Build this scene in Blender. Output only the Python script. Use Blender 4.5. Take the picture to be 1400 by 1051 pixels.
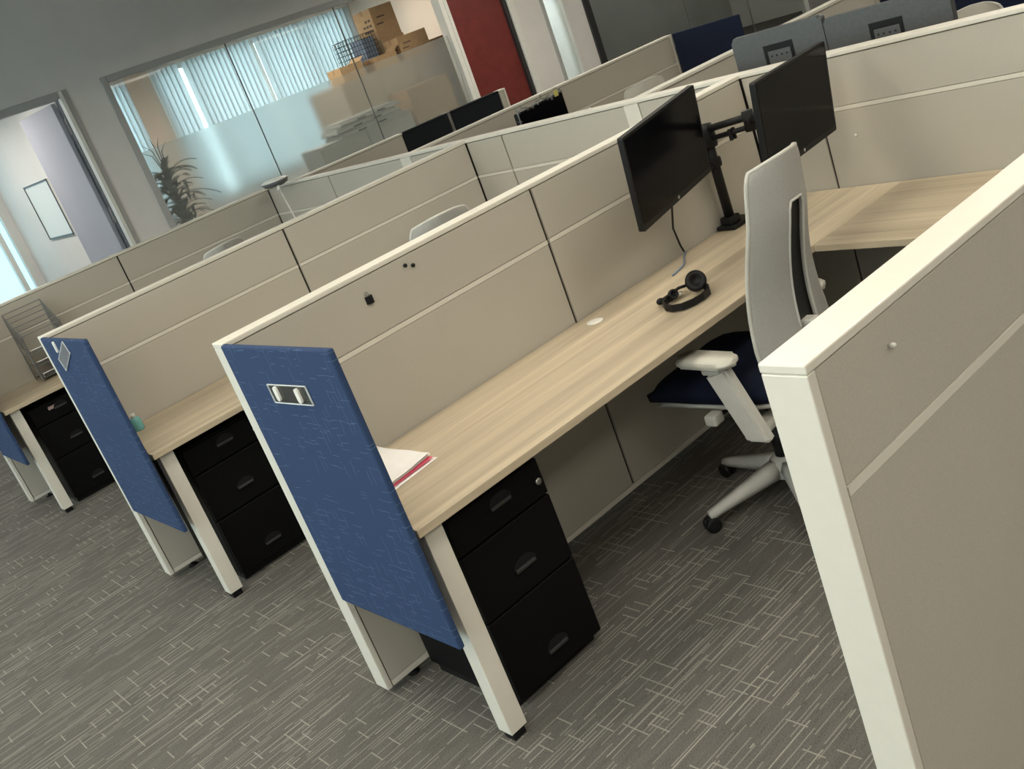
import bpy, bmesh, math, random
from mathutils import Vector, Matrix
random.seed(7)
for o in list(bpy.data.objects): bpy.data.objects.remove(o)
S = bpy.context.scene
COL = S.collection

# ---------------------------------------------------------------- camera, world, exposure
cam_d = bpy.data.cameras.new('camera'); cam = bpy.data.objects.new('camera', cam_d); COL.objects.link(cam)
cam_d.sensor_width = 36.0; cam_d.sensor_fit = 'HORIZONTAL'; cam_d.lens = 1394.5/1400*36.0
cam_d.clip_start = .05; cam_d.clip_end = 200
_R = [[0.70394646, 0.46651153, -0.53556173], [-0.62394846, 0.04592983, -0.78011459], [-0.33933419, 0.88332182, 0.32341130]]
M = Matrix(_R).to_4x4(); M.translation = Vector((-1.0068, -2.7315, 1.8052)); cam.matrix_world = M
S.camera = cam
W = bpy.data.worlds.new('sky'); S.world = W; W.use_nodes = True
bg = W.node_tree.nodes['Background']; bg.inputs[0].default_value = (.66, .92, 1.0, 1); bg.inputs[1].default_value = 2.8
vs = S.view_settings; vs.view_transform = 'Standard'; vs.look = 'None'; vs.gamma = 1; vs.exposure = 0.50; vs.use_curve_mapping = False
LIGHT_STRENGTH = 6.3                      # added pendant panels
LIGHT_COLOR = (1.0, .93, .79, 1)
LIGHT_SPOTS = [(x, y) for y in (-6.2, -3.5, -1.75, .15, 2.65) for x in (-3.4, -1.9, -.2, 1.9, 5.2) if (x, y) != (1.9, 2.65)]+[(-3.2, 5.2), (-1.2, 5.6), (3.9, 5.0), (5.5, 5.3), (7.2, 5.4), (8.9, 5.4), (10.8, 5.0), (8.6, 1.6), (7.2, 6.6)]
LIGHT_Z = 2.85                            # pendant height
CEIL = 3.62

# ---------------------------------------------------------------- materials
def new_mat(name):
    m = bpy.data.materials.new(name); m.use_nodes = True
    nt = m.node_tree; b = nt.nodes['Principled BSDF']
    return m, nt, b
def N(nt, t, **kw):
    n = nt.nodes.new(t)
    for k, v in kw.items(): setattr(n, k, v)
    return n
def mathn(nt, op, a, b=None, clamp=False):
    n = N(nt, 'ShaderNodeMath', operation=op, use_clamp=clamp)
    for i, v in enumerate((a, b)):
        if v is None: continue
        if isinstance(v, (int, float)): n.inputs[i].default_value = v
        else: nt.links.new(v, n.inputs[i])
    return n.outputs[0]
def plain(name, col, rough=.5, metal=0, noise=.04, nscale=30, spec=.5, bump=0):
    m, nt, b = new_mat(name)
    tc = N(nt, 'ShaderNodeTexCoord'); nz = N(nt, 'ShaderNodeTexNoise'); nz.inputs['Scale'].default_value = nscale
    nt.links.new(tc.outputs['Object'], nz.inputs['Vector'])
    r = N(nt, 'ShaderNodeValToRGB')
    r.color_ramp.elements[0].position = .3; r.color_ramp.elements[1].position = .7
    r.color_ramp.elements[0].color = tuple(c*(1-noise) for c in col)+(1,)
    r.color_ramp.elements[1].color = tuple(min(1, c*(1+noise)) for c in col)+(1,)
    nt.links.new(nz.outputs['Fac'], r.inputs[0]); nt.links.new(r.outputs[0], b.inputs['Base Color'])
    b.inputs['Roughness'].default_value = rough; b.inputs['Metallic'].default_value = metal
    b.inputs['Specular IOR Level'].default_value = spec
    if bump:
        bp = N(nt, 'ShaderNodeBump'); bp.inputs['Strength'].default_value = bump; bp.inputs['Distance'].default_value = .001
        nt.links.new(nz.outputs['Fac'], bp.inputs['Height']); nt.links.new(bp.outputs[0], b.inputs['Normal'])
    return m
def fabric(name, col):
    m, nt, b = new_mat(name)
    tc = N(nt, 'ShaderNodeTexCoord')
    n1 = N(nt, 'ShaderNodeTexNoise'); n1.inputs['Scale'].default_value = 420; n1.inputs['Detail'].default_value = 2
    n2 = N(nt, 'ShaderNodeTexNoise'); n2.inputs['Scale'].default_value = 5
    for n in (n1, n2): nt.links.new(tc.outputs['Object'], n.inputs['Vector'])
    a = mathn(nt, 'MULTIPLY_ADD', n1.outputs['Fac'], .25); a.node.inputs[2].default_value = .845
    c = mathn(nt, 'MULTIPLY_ADD', n2.outputs['Fac'], .06); c.node.inputs[2].default_value = 0
    s = mathn(nt, 'ADD', a, c)
    vm = N(nt, 'ShaderNodeVectorMath', operation='SCALE'); vm.inputs[0].default_value = col
    nt.links.new(s, vm.inputs['Scale']); nt.links.new(vm.outputs[0], b.inputs['Base Color'])
    b.inputs['Roughness'].default_value = .9; b.inputs['Specular IOR Level'].default_value = .2
    bp = N(nt, 'ShaderNodeBump'); bp.inputs['Strength'].default_value = .25; bp.inputs['Distance'].default_value = .0006
    nt.links.new(n1.outputs['Fac'], bp.inputs['Height']); nt.links.new(bp.outputs[0], b.inputs['Normal'])
    return m
def wood(name, axis):
    m, nt, b = new_mat(name)
    tc = N(nt, 'ShaderNodeTexCoord'); mp = N(nt, 'ShaderNodeMapping')
    sc = (1.1, 26, 26) if axis == 'x' else (26, 1.1, 26)
    mp.inputs['Scale'].default_value = sc
    nt.links.new(tc.outputs['Object'], mp.inputs['Vector'])
    n1 = N(nt, 'ShaderNodeTexNoise'); n1.inputs['Scale'].default_value = 1; n1.inputs['Detail'].default_value = 6; n1.inputs['Roughness'].default_value = .62; n1.inputs['Distortion'].default_value = .5
    nt.links.new(mp.outputs[0], n1.inputs['Vector'])
    mp2 = N(nt, 'ShaderNodeMapping'); mp2.inputs['Scale'].default_value = tuple(v*.17 for v in sc)
    nt.links.new(tc.outputs['Object'], mp2.inputs['Vector'])
    n2 = N(nt, 'ShaderNodeTexNoise'); n2.inputs['Scale'].default_value = 1; n2.inputs['Detail'].default_value = 2
    nt.links.new(mp2.outputs[0], n2.inputs['Vector'])
    f = mathn(nt, 'ADD', mathn(nt, 'MULTIPLY', n1.outputs['Fac'], .42), mathn(nt, 'MULTIPLY', n2.outputs['Fac'], .58))
    r = N(nt, 'ShaderNodeValToRGB')
    e = r.color_ramp.elements
    e[0].position = .36; e[0].color = (.335, .275, .195, 1)
    e[1].position = .64; e[1].color = (.61, .515, .37, 1)
    k = e.new(.5); k.color = (.455, .38, .275, 1)
    nt.links.new(f, r.inputs[0]); nt.links.new(r.outputs[0], b.inputs['Base Color'])
    b.inputs['Roughness'].default_value = .42; b.inputs['Specular IOR Level'].default_value = .4
    return m
def dashes(nt, tc, al, ac, pitch, L, thr, lo, hi, seed):
    q = mathn(nt, 'DIVIDE', ac, pitch); row = mathn(nt, 'FLOOR', q); fr = mathn(nt, 'FRACT', q)
    wn = N(nt, 'ShaderNodeTexWhiteNoise', noise_dimensions='1D'); nt.links.new(mathn(nt, 'ADD', row, seed), wn.inputs['W'])
    seg = mathn(nt, 'ADD', mathn(nt, 'DIVIDE', al, L), mathn(nt, 'MULTIPLY', wn.outputs['Value'], 61.0))
    cell = mathn(nt, 'FLOOR', seg)
    cmb = N(nt, 'ShaderNodeCombineXYZ'); nt.links.new(cell, cmb.inputs[0]); nt.links.new(row, cmb.inputs[1]); cmb.inputs[2].default_value = seed
    w2 = N(nt, 'ShaderNodeTexWhiteNoise', noise_dimensions='3D'); nt.links.new(cmb.outputs[0], w2.inputs['Vector'])
    big = N(nt, 'ShaderNodeTexNoise'); big.inputs['Scale'].default_value = 3.1; big.inputs['Detail'].default_value = 1
    nt.links.new(tc.outputs['Object'], big.inputs['Vector'])
    v = mathn(nt, 'ADD', w2.outputs['Value'], mathn(nt, 'MULTIPLY', mathn(nt, 'SUBTRACT', big.outputs['Fac'], .5), .9))
    on = mathn(nt, 'GREATER_THAN', v, thr)
    ln = mathn(nt, 'MULTIPLY', mathn(nt, 'GREATER_THAN', fr, lo), mathn(nt, 'LESS_THAN', fr, hi))
    amp = mathn(nt, 'MULTIPLY_ADD', w2.outputs['Value'], .5); amp.node.inputs[2].default_value = .5
    return mathn(nt, 'MULTIPLY', mathn(nt, 'MULTIPLY', on, ln), amp)
def carpet_mat():
    m, nt, b = new_mat('carpet')
    tc = N(nt, 'ShaderNodeTexCoord'); sp = N(nt, 'ShaderNodeSeparateXYZ'); nt.links.new(tc.outputs['Object'], sp.inputs[0])
    X, Y = sp.outputs[0], sp.outputs[1]
    d1 = dashes(nt, tc, X, Y, .0125, .13, .66, .30, .62, 3.0)
    d2 = dashes(nt, tc, Y, X, .034, .065, .84, .42, .55, 11.0)
    d3 = dashes(nt, tc, X, Y, .027, .22, .78, .38, .54, 23.0)
    mask = mathn(nt, 'MAXIMUM', mathn(nt, 'MAXIMUM', mathn(nt, 'MULTIPLY', d1, .62), mathn(nt, 'MULTIPLY', d2, .85)), d3)
    fz = N(nt, 'ShaderNodeTexNoise'); fz.inputs['Scale'].default_value = 260; fz.inputs['Detail'].default_value = 4; fz.inputs['Roughness'].default_value = .75; nt.links.new(tc.outputs['Object'], fz.inputs['Vector'])
    mp = N(nt, 'ShaderNodeMapping'); mp.inputs['Scale'].default_value = (9, 60, 1); nt.links.new(tc.outputs['Object'], mp.inputs['Vector'])
    st = N(nt, 'ShaderNodeTexNoise'); st.inputs['Scale'].default_value = 1; st.inputs['Detail'].default_value = 3; nt.links.new(mp.outputs[0], st.inputs['Vector'])
    g = mathn(nt, 'ADD', mathn(nt, 'MULTIPLY', fz.outputs['Fac'], 1.5), mathn(nt, 'MULTIPLY', st.outputs['Fac'], .35))
    r = N(nt, 'ShaderNodeValToRGB'); r.color_ramp.elements[0].position = .55; r.color_ramp.elements[1].position = 1.2
    r.color_ramp.elements[0].position = .60; r.color_ramp.elements[1].position = 1.0
    r.color_ramp.elements[0].color = (.044, .0415, .038, 1); r.color_ramp.elements[1].color = (.142, .134, .121, 1)
    nt.links.new(g, r.inputs[0])
    mx = N(nt, 'ShaderNodeMixRGB'); mx.inputs[2].default_value = (.36, .34, .30, 1)
    nt.links.new(mathn(nt, 'MULTIPLY', mask, mathn(nt, 'MULTIPLY', fz.outputs['Fac'], 1.5), True), mx.inputs[0])
    nt.links.new(r.outputs[0], mx.inputs[1]); nt.links.new(mx.outputs[0], b.inputs['Base Color'])
    b.inputs['Roughness'].default_value = .95; b.inputs['Specular IOR Level'].default_value = .1
    bp = N(nt, 'ShaderNodeBump'); bp.inputs['Strength'].default_value = .5; bp.inputs['Distance'].default_value = .002
    nt.links.new(fz.outputs['Fac'], bp.inputs['Height']); nt.links.new(bp.outputs[0], b.inputs['Normal'])
    return m
def blue_fabric():
    m, nt, b = new_mat('blue_patterned_fabric')
    tc = N(nt, 'ShaderNodeTexCoord')
    nz = N(nt, 'ShaderNodeTexNoise'); nz.inputs['Scale'].default_value = 14; nt.links.new(tc.outputs['Object'], nz.inputs['Vector'])
    mixv = N(nt, 'ShaderNodeVectorMath', operation='MULTIPLY_ADD'); mixv.inputs[1].default_value = (.022, .022, .022)
    nt.links.new(nz.outputs['Color'], mixv.inputs[0]); nt.links.new(tc.outputs['Object'], mixv.inputs[2])
    sp = N(nt, 'ShaderNodeSeparateXYZ'); nt.links.new(mixv.outputs[0], sp.inputs[0])
    Y, Z = sp.outputs[1], sp.outputs[2]
    a = dashes(nt, tc, Y, Z, .021, .042, .74, .45, .53, 3.0); b2 = dashes(nt, tc, Z, Y, .021, .042, .76, .45, .53, 9.0)
    c2 = dashes(nt, tc, Y, Z, .037, .030, .78, .47, .52, 17.0)
    mk = mathn(nt, 'MAXIMUM', mathn(nt, 'MAXIMUM', a, b2), c2)
    fz = N(nt, 'ShaderNodeTexNoise'); fz.inputs['Scale'].default_value = 500; nt.links.new(tc.outputs['Object'], fz.inputs['Vector'])
    vm = N(nt, 'ShaderNodeVectorMath', operation='SCALE'); vm.inputs[0].default_value = (.026, .050, .116)
    nt.links.new(mathn(nt, 'ADD', mathn(nt, 'MULTIPLY', fz.outputs['Fac'], .7), .65), vm.inputs['Scale'])
    mx = N(nt, 'ShaderNodeMixRGB'); mx.inputs[2].default_value = (.12, .18, .29, 1)
    nt.links.new(mathn(nt, 'MULTIPLY', mk, .55), mx.inputs[0]); nt.links.new(vm.outputs[0], mx.inputs[1])
    nt.links.new(mx.outputs[0], b.inputs['Base Color']); b.inputs['Roughness'].default_value = .85; b.inputs['Specular IOR Level'].default_value = .25
    return m
def clear_glass(name, tint=(1, 1, 1), refl=.08):
    m = bpy.data.materials.new(name); m.use_nodes = True; nt = m.node_tree; nt.nodes.clear()
    out = N(nt, 'ShaderNodeOutputMaterial'); t = N(nt, 'ShaderNodeBsdfTransparent'); t.inputs[0].default_value = tint+(1,)
    g = N(nt, 'ShaderNodeBsdfGlossy'); g.inputs['Roughness'].default_value = .03
    fr = N(nt, 'ShaderNodeFresnel'); fr.inputs['IOR'].default_value = 1.45
    ge = N(nt, 'ShaderNodeNewGeometry'); front = mathn(nt, 'SUBTRACT', 1.0, ge.outputs['Backfacing'])
    mx = N(nt, 'ShaderNodeMixShader'); nt.links.new(mathn(nt, 'MULTIPLY', mathn(nt, 'MULTIPLY', fr.outputs[0], refl/.04*.5, True), front), mx.inputs[0])
    nt.links.new(t.outputs[0], mx.inputs[1]); nt.links.new(g.outputs[0], mx.inputs[2]); nt.links.new(mx.outputs[0], out.inputs[0])
    return m
def frosted():
    m = bpy.data.materials.new('frosted_film'); m.use_nodes = True; nt = m.node_tree; nt.nodes.clear()
    out = N(nt, 'ShaderNodeOutputMaterial'); r = N(nt, 'ShaderNodeBsdfRefraction'); r.inputs['IOR'].default_value = 1.35; r.inputs['Roughness'].default_value = .22; r.inputs['Color'].default_value = (.95, .97, .96, 1)
    d = N(nt, 'ShaderNodeBsdfDiffuse'); d.inputs[0].default_value = (.7, .72, .71, 1)
    nz = N(nt, 'ShaderNodeTexNoise'); nz.inputs['Scale'].default_value = 200
    mx = N(nt, 'ShaderNodeMixShader'); mx.inputs[0].default_value = .16
    nt.links.new(r.outputs[0], mx.inputs[1]); nt.links.new(d.outputs[0], mx.inputs[2]); nt.links.new(mx.outputs[0], out.inputs[0])
    return m
def blind_mat():
    m = bpy.data.materials.new('blind_vinyl'); m.use_nodes = True; nt = m.node_tree; nt.nodes.clear()
    out = N(nt, 'ShaderNodeOutputMaterial'); d = N(nt, 'ShaderNodeBsdfDiffuse'); t = N(nt, 'ShaderNodeBsdfTranslucent')
    d.inputs[0].default_value = (.55, .57, .57, 1); t.inputs[0].default_value = (.76, .80, .80, 1)
    mx = N(nt, 'ShaderNodeMixShader'); mx.inputs[0].default_value = .62
    nt.links.new(d.outputs[0], mx.inputs[1]); nt.links.new(t.outputs[0], mx.inputs[2]); nt.links.new(mx.outputs[0], out.inputs[0])
    return m
def emit(name, col, st):
    m = bpy.data.materials.new(name); m.use_nodes = True; nt = m.node_tree; nt.nodes.clear()
    out = N(nt, 'ShaderNodeOutputMaterial'); e = N(nt, 'ShaderNodeEmission'); e.inputs[0].default_value = col; e.inputs[1].default_value = st
    nt.links.new(e.outputs[0], out.inputs[0]); return m

MAT = dict(gapshade=plain('door_gap_shade', (.13, .14, .16), .6),
    grey=fabric('grey_panel_fabric', (.465, .437, .378)), black_fab=fabric('black_panel_fabric', (.012, .014, .018)),
    white=plain('white_powder_coat', (.68, .65, .575), .38, noise=.015), white2=plain('white_plastic', (.78, .77, .72), .35, noise=.02),
    reveal=plain('dark_reveal', (.018, .015, .012), .7), wood_x=wood('oak_laminate_along', 'x'), wood_y=wood('oak_laminate_across', 'y'),
    carpet=carpet_mat(), blue=blue_fabric(), wall=plain('painted_wall', (.76, .74, .71), .85, noise=.03, nscale=3, spec=.2),
    trimgrey=plain('grey_door_frame', (.42, .42, .41), .5, noise=.02), whitewall=plain('white_office_wall', (.80, .78, .75), .9, noise=.02, nscale=2, spec=.2),
    pinkwall=plain('cream_office_wall', (.76, .66, .56), .9, noise=.02, nscale=2, spec=.2), beige=plain('beige_office_wall', (.74, .64, .54), .9, noise=.02, nscale=2, spec=.2),
    ceiling=plain('ceiling_tile', (.72, .70, .66), .95, noise=.05, nscale=60), black=plain('black_steel', (.004, .004, .0045), .5, noise=.1, nscale=200, spec=.12),
    blackpl=plain('black_plastic', (.008, .008, .0085), .5, noise=.1, nscale=90, spec=.25), screen=plain('black_screen', (.003, .003, .004), .14, noise=.05, spec=.10),
    monback=plain('monitor_back_plastic', (.08, .084, .087), .42, noise=.08, nscale=60), chrome=plain('brushed_metal', (.55, .55, .54), .3, 1, noise=.05, nscale=80),
    handle=plain('dull_grey_pull', (.07, .07, .07), .4, .6), chairgrey=plain('chair_grey_plastic', (.50, .49, .45), .5, noise=.03),
    chairmesh=plain('chair_grey_mesh', (.36, .355, .33), .8, noise=.18, nscale=700, spec=.2, bump=.4), chairpad=plain('arm_pad_rubber', (.56, .54, .47), .55, noise=.03),
    chairlight=plain('cream_chair_mesh', (.55, .53, .47), .8, noise=.12, nscale=600, spec=.2),
    navy=fabric('navy_seat_fabric', (.005, .008, .022)), shadedblue=fabric('shaded_blue_panel_fabric', (.014, .020, .044)), blackmesh=plain('black_lumbar_mesh', (.012, .012, .012), .6, noise=.5, nscale=300),  # panel blue darkened to carry the shade on the panels beyond the spine
    paper=plain('white_paper', (.83, .81, .79), .8, noise=.02), pink=plain('pink_paper', (.80, .12, .20), .8, noise=.05),
    red=plain('red_wood_door', (.17, .032, .027), .35, noise=.12, nscale=9), lav=plain('painted_door', (.44, .44, .50), .6, noise=.02, nscale=4),
    card=plain('cardboard', (.52, .35, .19), .85, noise=.07, nscale=20), carddark=plain('brown_cardboard', (.40, .26, .14), .85, noise=.07, nscale=20), ink=plain('printed_ink', (.10, .075, .05), .8),
    filecab=plain('grey_file_cabinet', (.40, .40, .37), .5, noise=.03), darkcab=plain('brown_cabinet', (.44, .36, .28), .5, noise=.08, nscale=6),
    leaf=plain('leaf_green', (.020, .045, .028), .5, noise=.35, nscale=25), pot=plain('dark_pot', (.04, .045, .045), .5),
    glass=clear_glass('clear_office_glass'), darkglass=clear_glass('dark_office_glass', (.8, .82, .8), .16), acrylic=clear_glass('clear_acrylic', (.92, .95, .95), .12), skydimglass=clear_glass('sky_dimming_glass', (.55, .60, .61), .08), film=frosted(), blind=blind_mat(),
    teal=plain('teal_gel', (.16, .42, .40), .25, noise=.05), wire=plain('grey_wire', (.26, .27, .27), .4, .5), bluecable=plain('blue_cable', (.20, .26, .36), .5), yellow=plain('yellow_note', (.62, .55, .16), .8),
    darkroom=plain('dark_room_paint', (.5, .5, .48), .9, noise=.1, nscale=1.5), light=emit('added_pendant_diffuser', LIGHT_COLOR, LIGHT_STRENGTH), tissue=plain('white_tissue', (.82, .81, .78), .8, noise=.06, nscale=40),
    dim_fill=emit('dim_fill_diffuser', (1, .97, .9, 1), 4.0), edge=plain('acrylic_edge', (.80, .82, .82), .3), label=plain('printed_label', (.50, .36, .34), .6, noise=.5, nscale=120), office_fill=emit('office_fill_diffuser', (1, .92, .80, 1), 12.5), bright_fill=emit('bright_office_fill', (1, .95, .88, 1), 14.0), side_room_fill=emit('cool_fill_diffuser', (.72, .90, 1, 1), 40.0),
)

# ---------------------------------------------------------------- helpers
def tag(o, label, cat, group=None, kind=None):
    if label: o['label'] = label
    if cat: o['category'] = cat
    if group: o['group'] = group
    if kind: o['kind'] = kind
    return o
def link(o, parent=None):
    COL.objects.link(o)
    if parent is not None: o.parent = parent
    return o
def thing(name, label, cat, loc=(0, 0, 0), rz=0, group=None):
    o = bpy.data.objects.new(name, None); o.empty_display_size = .1; o.location = loc; o.rotation_euler = (0, 0, rz)
    COL.objects.link(o); return tag(o, label, cat, group)
def struct(name, label=None):
    o = bpy.data.objects.new(name, None); o.empty_display_size = .1; COL.objects.link(o); o['kind'] = 'structure'
    if label: o['label'] = label
    return o
def mesh_obj(name, bm, mat, parent=None, smooth=False):
    me = bpy.data.meshes.new(name); bmesh.ops.recalc_face_normals(bm, faces=bm.faces[:]); bm.to_mesh(me); bm.free()
    if smooth:
        for p in me.polygons: p.use_smooth = True
    mats = mat if isinstance(mat, (list, tuple)) else [mat]
    for m_ in mats: me.materials.append(MAT[m_] if isinstance(m_, str) else m_)
    o = bpy.data.objects.new(name, me); link(o, parent); return o
def bm_box(bm, x0, x1, y0, y1, z0, z1, bev=0, seg=2):
    r = bmesh.ops.create_cube(bm, size=1)
    for v in r['verts']:
        v.co = Vector(((x0+x1)/2+v.co.x*(x1-x0), (y0+y1)/2+v.co.y*(y1-y0), (z0+z1)/2+v.co.z*(z1-z0)))
    if bev:
        ed = {e for v in r['verts'] for e in v.link_edges}
        bmesh.ops.bevel(bm, geom=list(ed), offset=bev, segments=seg, affect='EDGES', profile=.5)
def off(parent):
    return Vector(parent['_o']) if parent is not None and '_o' in parent else (parent.location.copy() if parent is not None else Vector((0, 0, 0)))
def box(name, b, mat, parent=None, bev=0, seg=2, world=True, rot=None):
    """b in world coords when world (parent un-rotated), else local"""
    bm = bmesh.new(); bm_box(bm, *b, bev=bev, seg=seg)
    if world and parent is not None:
        p = parent; o = Vector((0, 0, 0))
        while p is not None: o += p.location; p = p.parent
        bmesh.ops.translate(bm, verts=bm.verts[:], vec=-o)
    if rot: bmesh.ops.rotate(bm, verts=bm.verts[:], cent=rot[0], matrix=rot[1])
    return mesh_obj(name, bm, mat, parent)
def bm_tube(bm, pts, r, seg=10, cap=True):
    pts = [Vector(p) for p in pts]; rings = []
    rs = r if isinstance(r, (list, tuple)) else [r]*len(pts)
    prev = None
    for i, p in enumerate(pts):
        d = (pts[min(i+1, len(pts)-1)]-pts[max(i-1, 0)]).normalized()
        if prev is None:
            a = Vector((0, 0, 1)) if abs(d.z) < .9 else Vector((1, 0, 0)); u = d.cross(a).normalized()
        else: u = (prev-d*prev.dot(d)).normalized()
        prev = u; w = d.cross(u)
        rings.append([bm.verts.new(p+(u*math.cos(2*math.pi*k/seg)+w*math.sin(2*math.pi*k/seg))*rs[i]) for k in range(seg)])
    for a, b in zip(rings, rings[1:]):
        for k in range(seg): bm.faces.new((a[k], a[(k+1) % seg], b[(k+1) % seg], b[k]))
    if cap: bm.faces.new(rings[0][::-1]); bm.faces.new(rings[-1])
def tube(name, pts, r, mat, parent=None, seg=10, smooth=True):
    bm = bmesh.new(); bm_tube(bm, pts, r, seg); return mesh_obj(name, bm, mat, parent, smooth)
def bm_lathe(bm, prof, seg=24, c=(0, 0, 0)):
    c = Vector(c); rings = []
    for r, z in prof:
        rings.append([bm.verts.new(c+Vector((max(r, 1e-4)*math.cos(2*math.pi*k/seg), max(r, 1e-4)*math.sin(2*math.pi*k/seg), z))) for k in range(seg)])
    for a, b in zip(rings, rings[1:]):
        for k in range(seg): bm.faces.new((a[k], a[(k+1) % seg], b[(k+1) % seg], b[k]))
    bm.faces.new(rings[0][::-1]); bm.faces.new(rings[-1])
def lathe(name, prof, mat, parent=None, seg=24, c=(0, 0, 0), mtx=None):
    bm = bmesh.new(); bm_lathe(bm, prof, seg, c)
    if mtx: bm.transform(mtx)
    return mesh_obj(name, bm, mat, parent, True)
def bm_prism(bm, poly, z0, z1, mtx=None):
    a = [bm.verts.new((x, y, z0)) for x, y in poly]; b = [bm.verts.new((x, y, z1)) for x, y in poly]
    bm.faces.new(a[::-1]); bm.faces.new(b)
    n = len(poly)
    for i in range(n): bm.faces.new((a[i], a[(i+1) % n], b[(i+1) % n], b[i]))
    if mtx: bmesh.ops.transform(bm, matrix=mtx, verts=a+b)
def rrect(w, h, r, n=5):
    pts = []
    for cx, cy, a0 in ((w/2-r, h/2-r, 0), (-w/2+r, h/2-r, 90), (-w/2+r, -h/2+r, 180), (w/2-r, -h/2+r, 270)):
        for k in range(n+1):
            a = math.radians(a0+90*k/n); pts.append((cx+r*math.cos(a), cy+r*math.sin(a)))
    return pts
def copy_tree(o, parent=None):
    c = o.copy(); COL.objects.link(c)
    if parent is not None: c.parent = parent
    for ch in [x for x in bpy.data.objects if x.parent is o]: copy_tree(ch, c)
    return c

# ---------------------------------------------------------------- constants found from the photograph (metres)
H = 1.2594; CAPH = .016; T = .072; ZB = .029; ZS0, ZS1 = 1.040, 1.055; DZ = .735; DT = .025; DD = .6035
XL = 2.465; XR = XL+.072              # spine faces
YA, YB_, YC_, YN = 0.0, 1.905, 4.413, -1.918
WY = 7.77; HEAD = 2.54; REAR = 11.75

# ---------------------------------------------------------------- room shell
f = box('floor', (-4.7, 16, -10, REAR+.2, -.1, 0), 'carpet'); tag(f, 'grey carpet with broken light lines', None, kind='structure')
c = box('ceiling', (-4.7, 16, -10, REAR+.2, CEIL, CEIL+.1), 'ceiling'); c['kind'] = 'structure'
for nm, b in (('wall_right', (16, 16.1, -10, REAR+.2, 0, CEIL)), ('wall_front', (-4.7, 16, -10.1, -10, 0, CEIL))):
    box(nm, b, 'wall')['kind'] = 'structure'
bm = bmesh.new()
for y0, y1, z0, z1 in ((-10, -3.0, 0, CEIL), (-3.0, 7.0, 0, 1.0), (-3.0, 7.0, 2.6, CEIL), (7.0, REAR+.2, 0, CEIL)): bm_box(bm, -4.7, -4.6, y0, y1, z0, z1)
mesh_obj('wall_left', bm, 'wall')['kind'] = 'structure'
w0 = struct('window_8', 'unseen wide window added for daylight beside the aisle')  # added out of view to throw side daylight on the cubicle ends
for y in (-3, -.5, 2.0, 4.5, 6.95): box('mullion', (-4.66, -4.6, y, y+.05, 1.0, 2.6), 'white2', w0)
box('pane', (-4.65, -4.644, -2.95, 6.95, 1.0, 2.6), 'glass', w0)
D1X0, D1X1 = .62, 2.47                # open door
GX0, GX1 = 2.97, 7.21                  # office glass
D2X0, D2X1 = 7.33, 8.24                # red door
SX0, SX1 = 8.85, 9.19                  # sidelight
KX0, KX1 = 9.66, 14.55                 # dark glass
bm = bmesh.new()
for x0, x1, z0, z1 in ((-4.7, D1X0, 0, CEIL), (D1X0, D1X1, HEAD, CEIL), (D1X1, GX0, 0, CEIL), (GX0, GX1, 0, .12), (GX0, GX1, HEAD, CEIL), (GX1, D2X0, 0, CEIL),
                       (D2X0, D2X1, HEAD, CEIL), (D2X1, SX0, 0, CEIL), (SX0, SX1, HEAD, CEIL), (SX1, KX0, 0, CEIL), (KX0, KX1, 0, .10), (KX0, KX1, HEAD, CEIL), (KX1, 16, 0, CEIL)):
    bm_box(bm, x0, x1, WY, WY+.12, z0, z1)
o = mesh_obj('wall_back', bm, 'wall'); o['kind'] = 'structure'
# exterior wall with window openings
bm = bmesh.new()
for x0, x1, z0, z1 in ((-4.7, .2, 0, CEIL), (.2, 2.46, 0, .55), (.2, 2.46, 2.75, CEIL), (2.46, 2.95, 0, CEIL), (2.95, 4.66, 0, .8), (2.95, 4.66, 2.75, CEIL), (5.05, 8.45, 0, .8), (5.05, 8.45, 2.75, CEIL), (8.45, 8.8, 0, CEIL), (8.8, 9.45, 0, .3), (8.8, 9.45, 2.75, CEIL), (9.45, 16, 0, CEIL)):
    bm_box(bm, x0, x1, REAR, REAR+.2, z0, z1)
o = mesh_obj('wall_exterior', bm, 'whitewall'); o['kind'] = 'structure'
box('wall_pier', (4.66, 5.05, REAR-.02, REAR+.2, 0, CEIL), 'beige')['kind'] = 'structure'
for nm, b, m_ in (('wall_office_left', (2.52, 2.60, WY+.12, REAR, 0, CEIL), 'whitewall'), ('wall_office_right', (8.60, 8.70, WY+.12, REAR, 0, CEIL), 'pinkwall'),
                  ('wall_side_room', (9.52, 9.58, WY+.12, REAR, 0, CEIL), 'whitewall'), ('wall_meeting_left', (9.58, 9.64, WY+.12, REAR, 0, CEIL), 'darkroom'), ('wall_meeting_back', (9.64, 16, 10.4, 10.5, 0, CEIL), 'darkroom'), ('wall_side_office', (-1.2, -1.1, WY+.12, REAR, 0, CEIL), 'whitewall')):
    box(nm, b, m_)['kind'] = 'structure'
box('ceiling_office', (-1.1, 9.56, WY+.12, REAR, 2.80, 2.86), 'ceiling')['kind'] = 'structure'
box('ceiling_meeting', (9.64, 16, WY+.12, 10.4, 2.80, 2.86), 'darkroom')['kind'] = 'structure'

def trim(name, b, m_='trimgrey', parent=None, bev=.003):
    o = box(name, b, m_, parent, bev)
    if parent is None: o['kind'] = 'structure'
    return o
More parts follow.
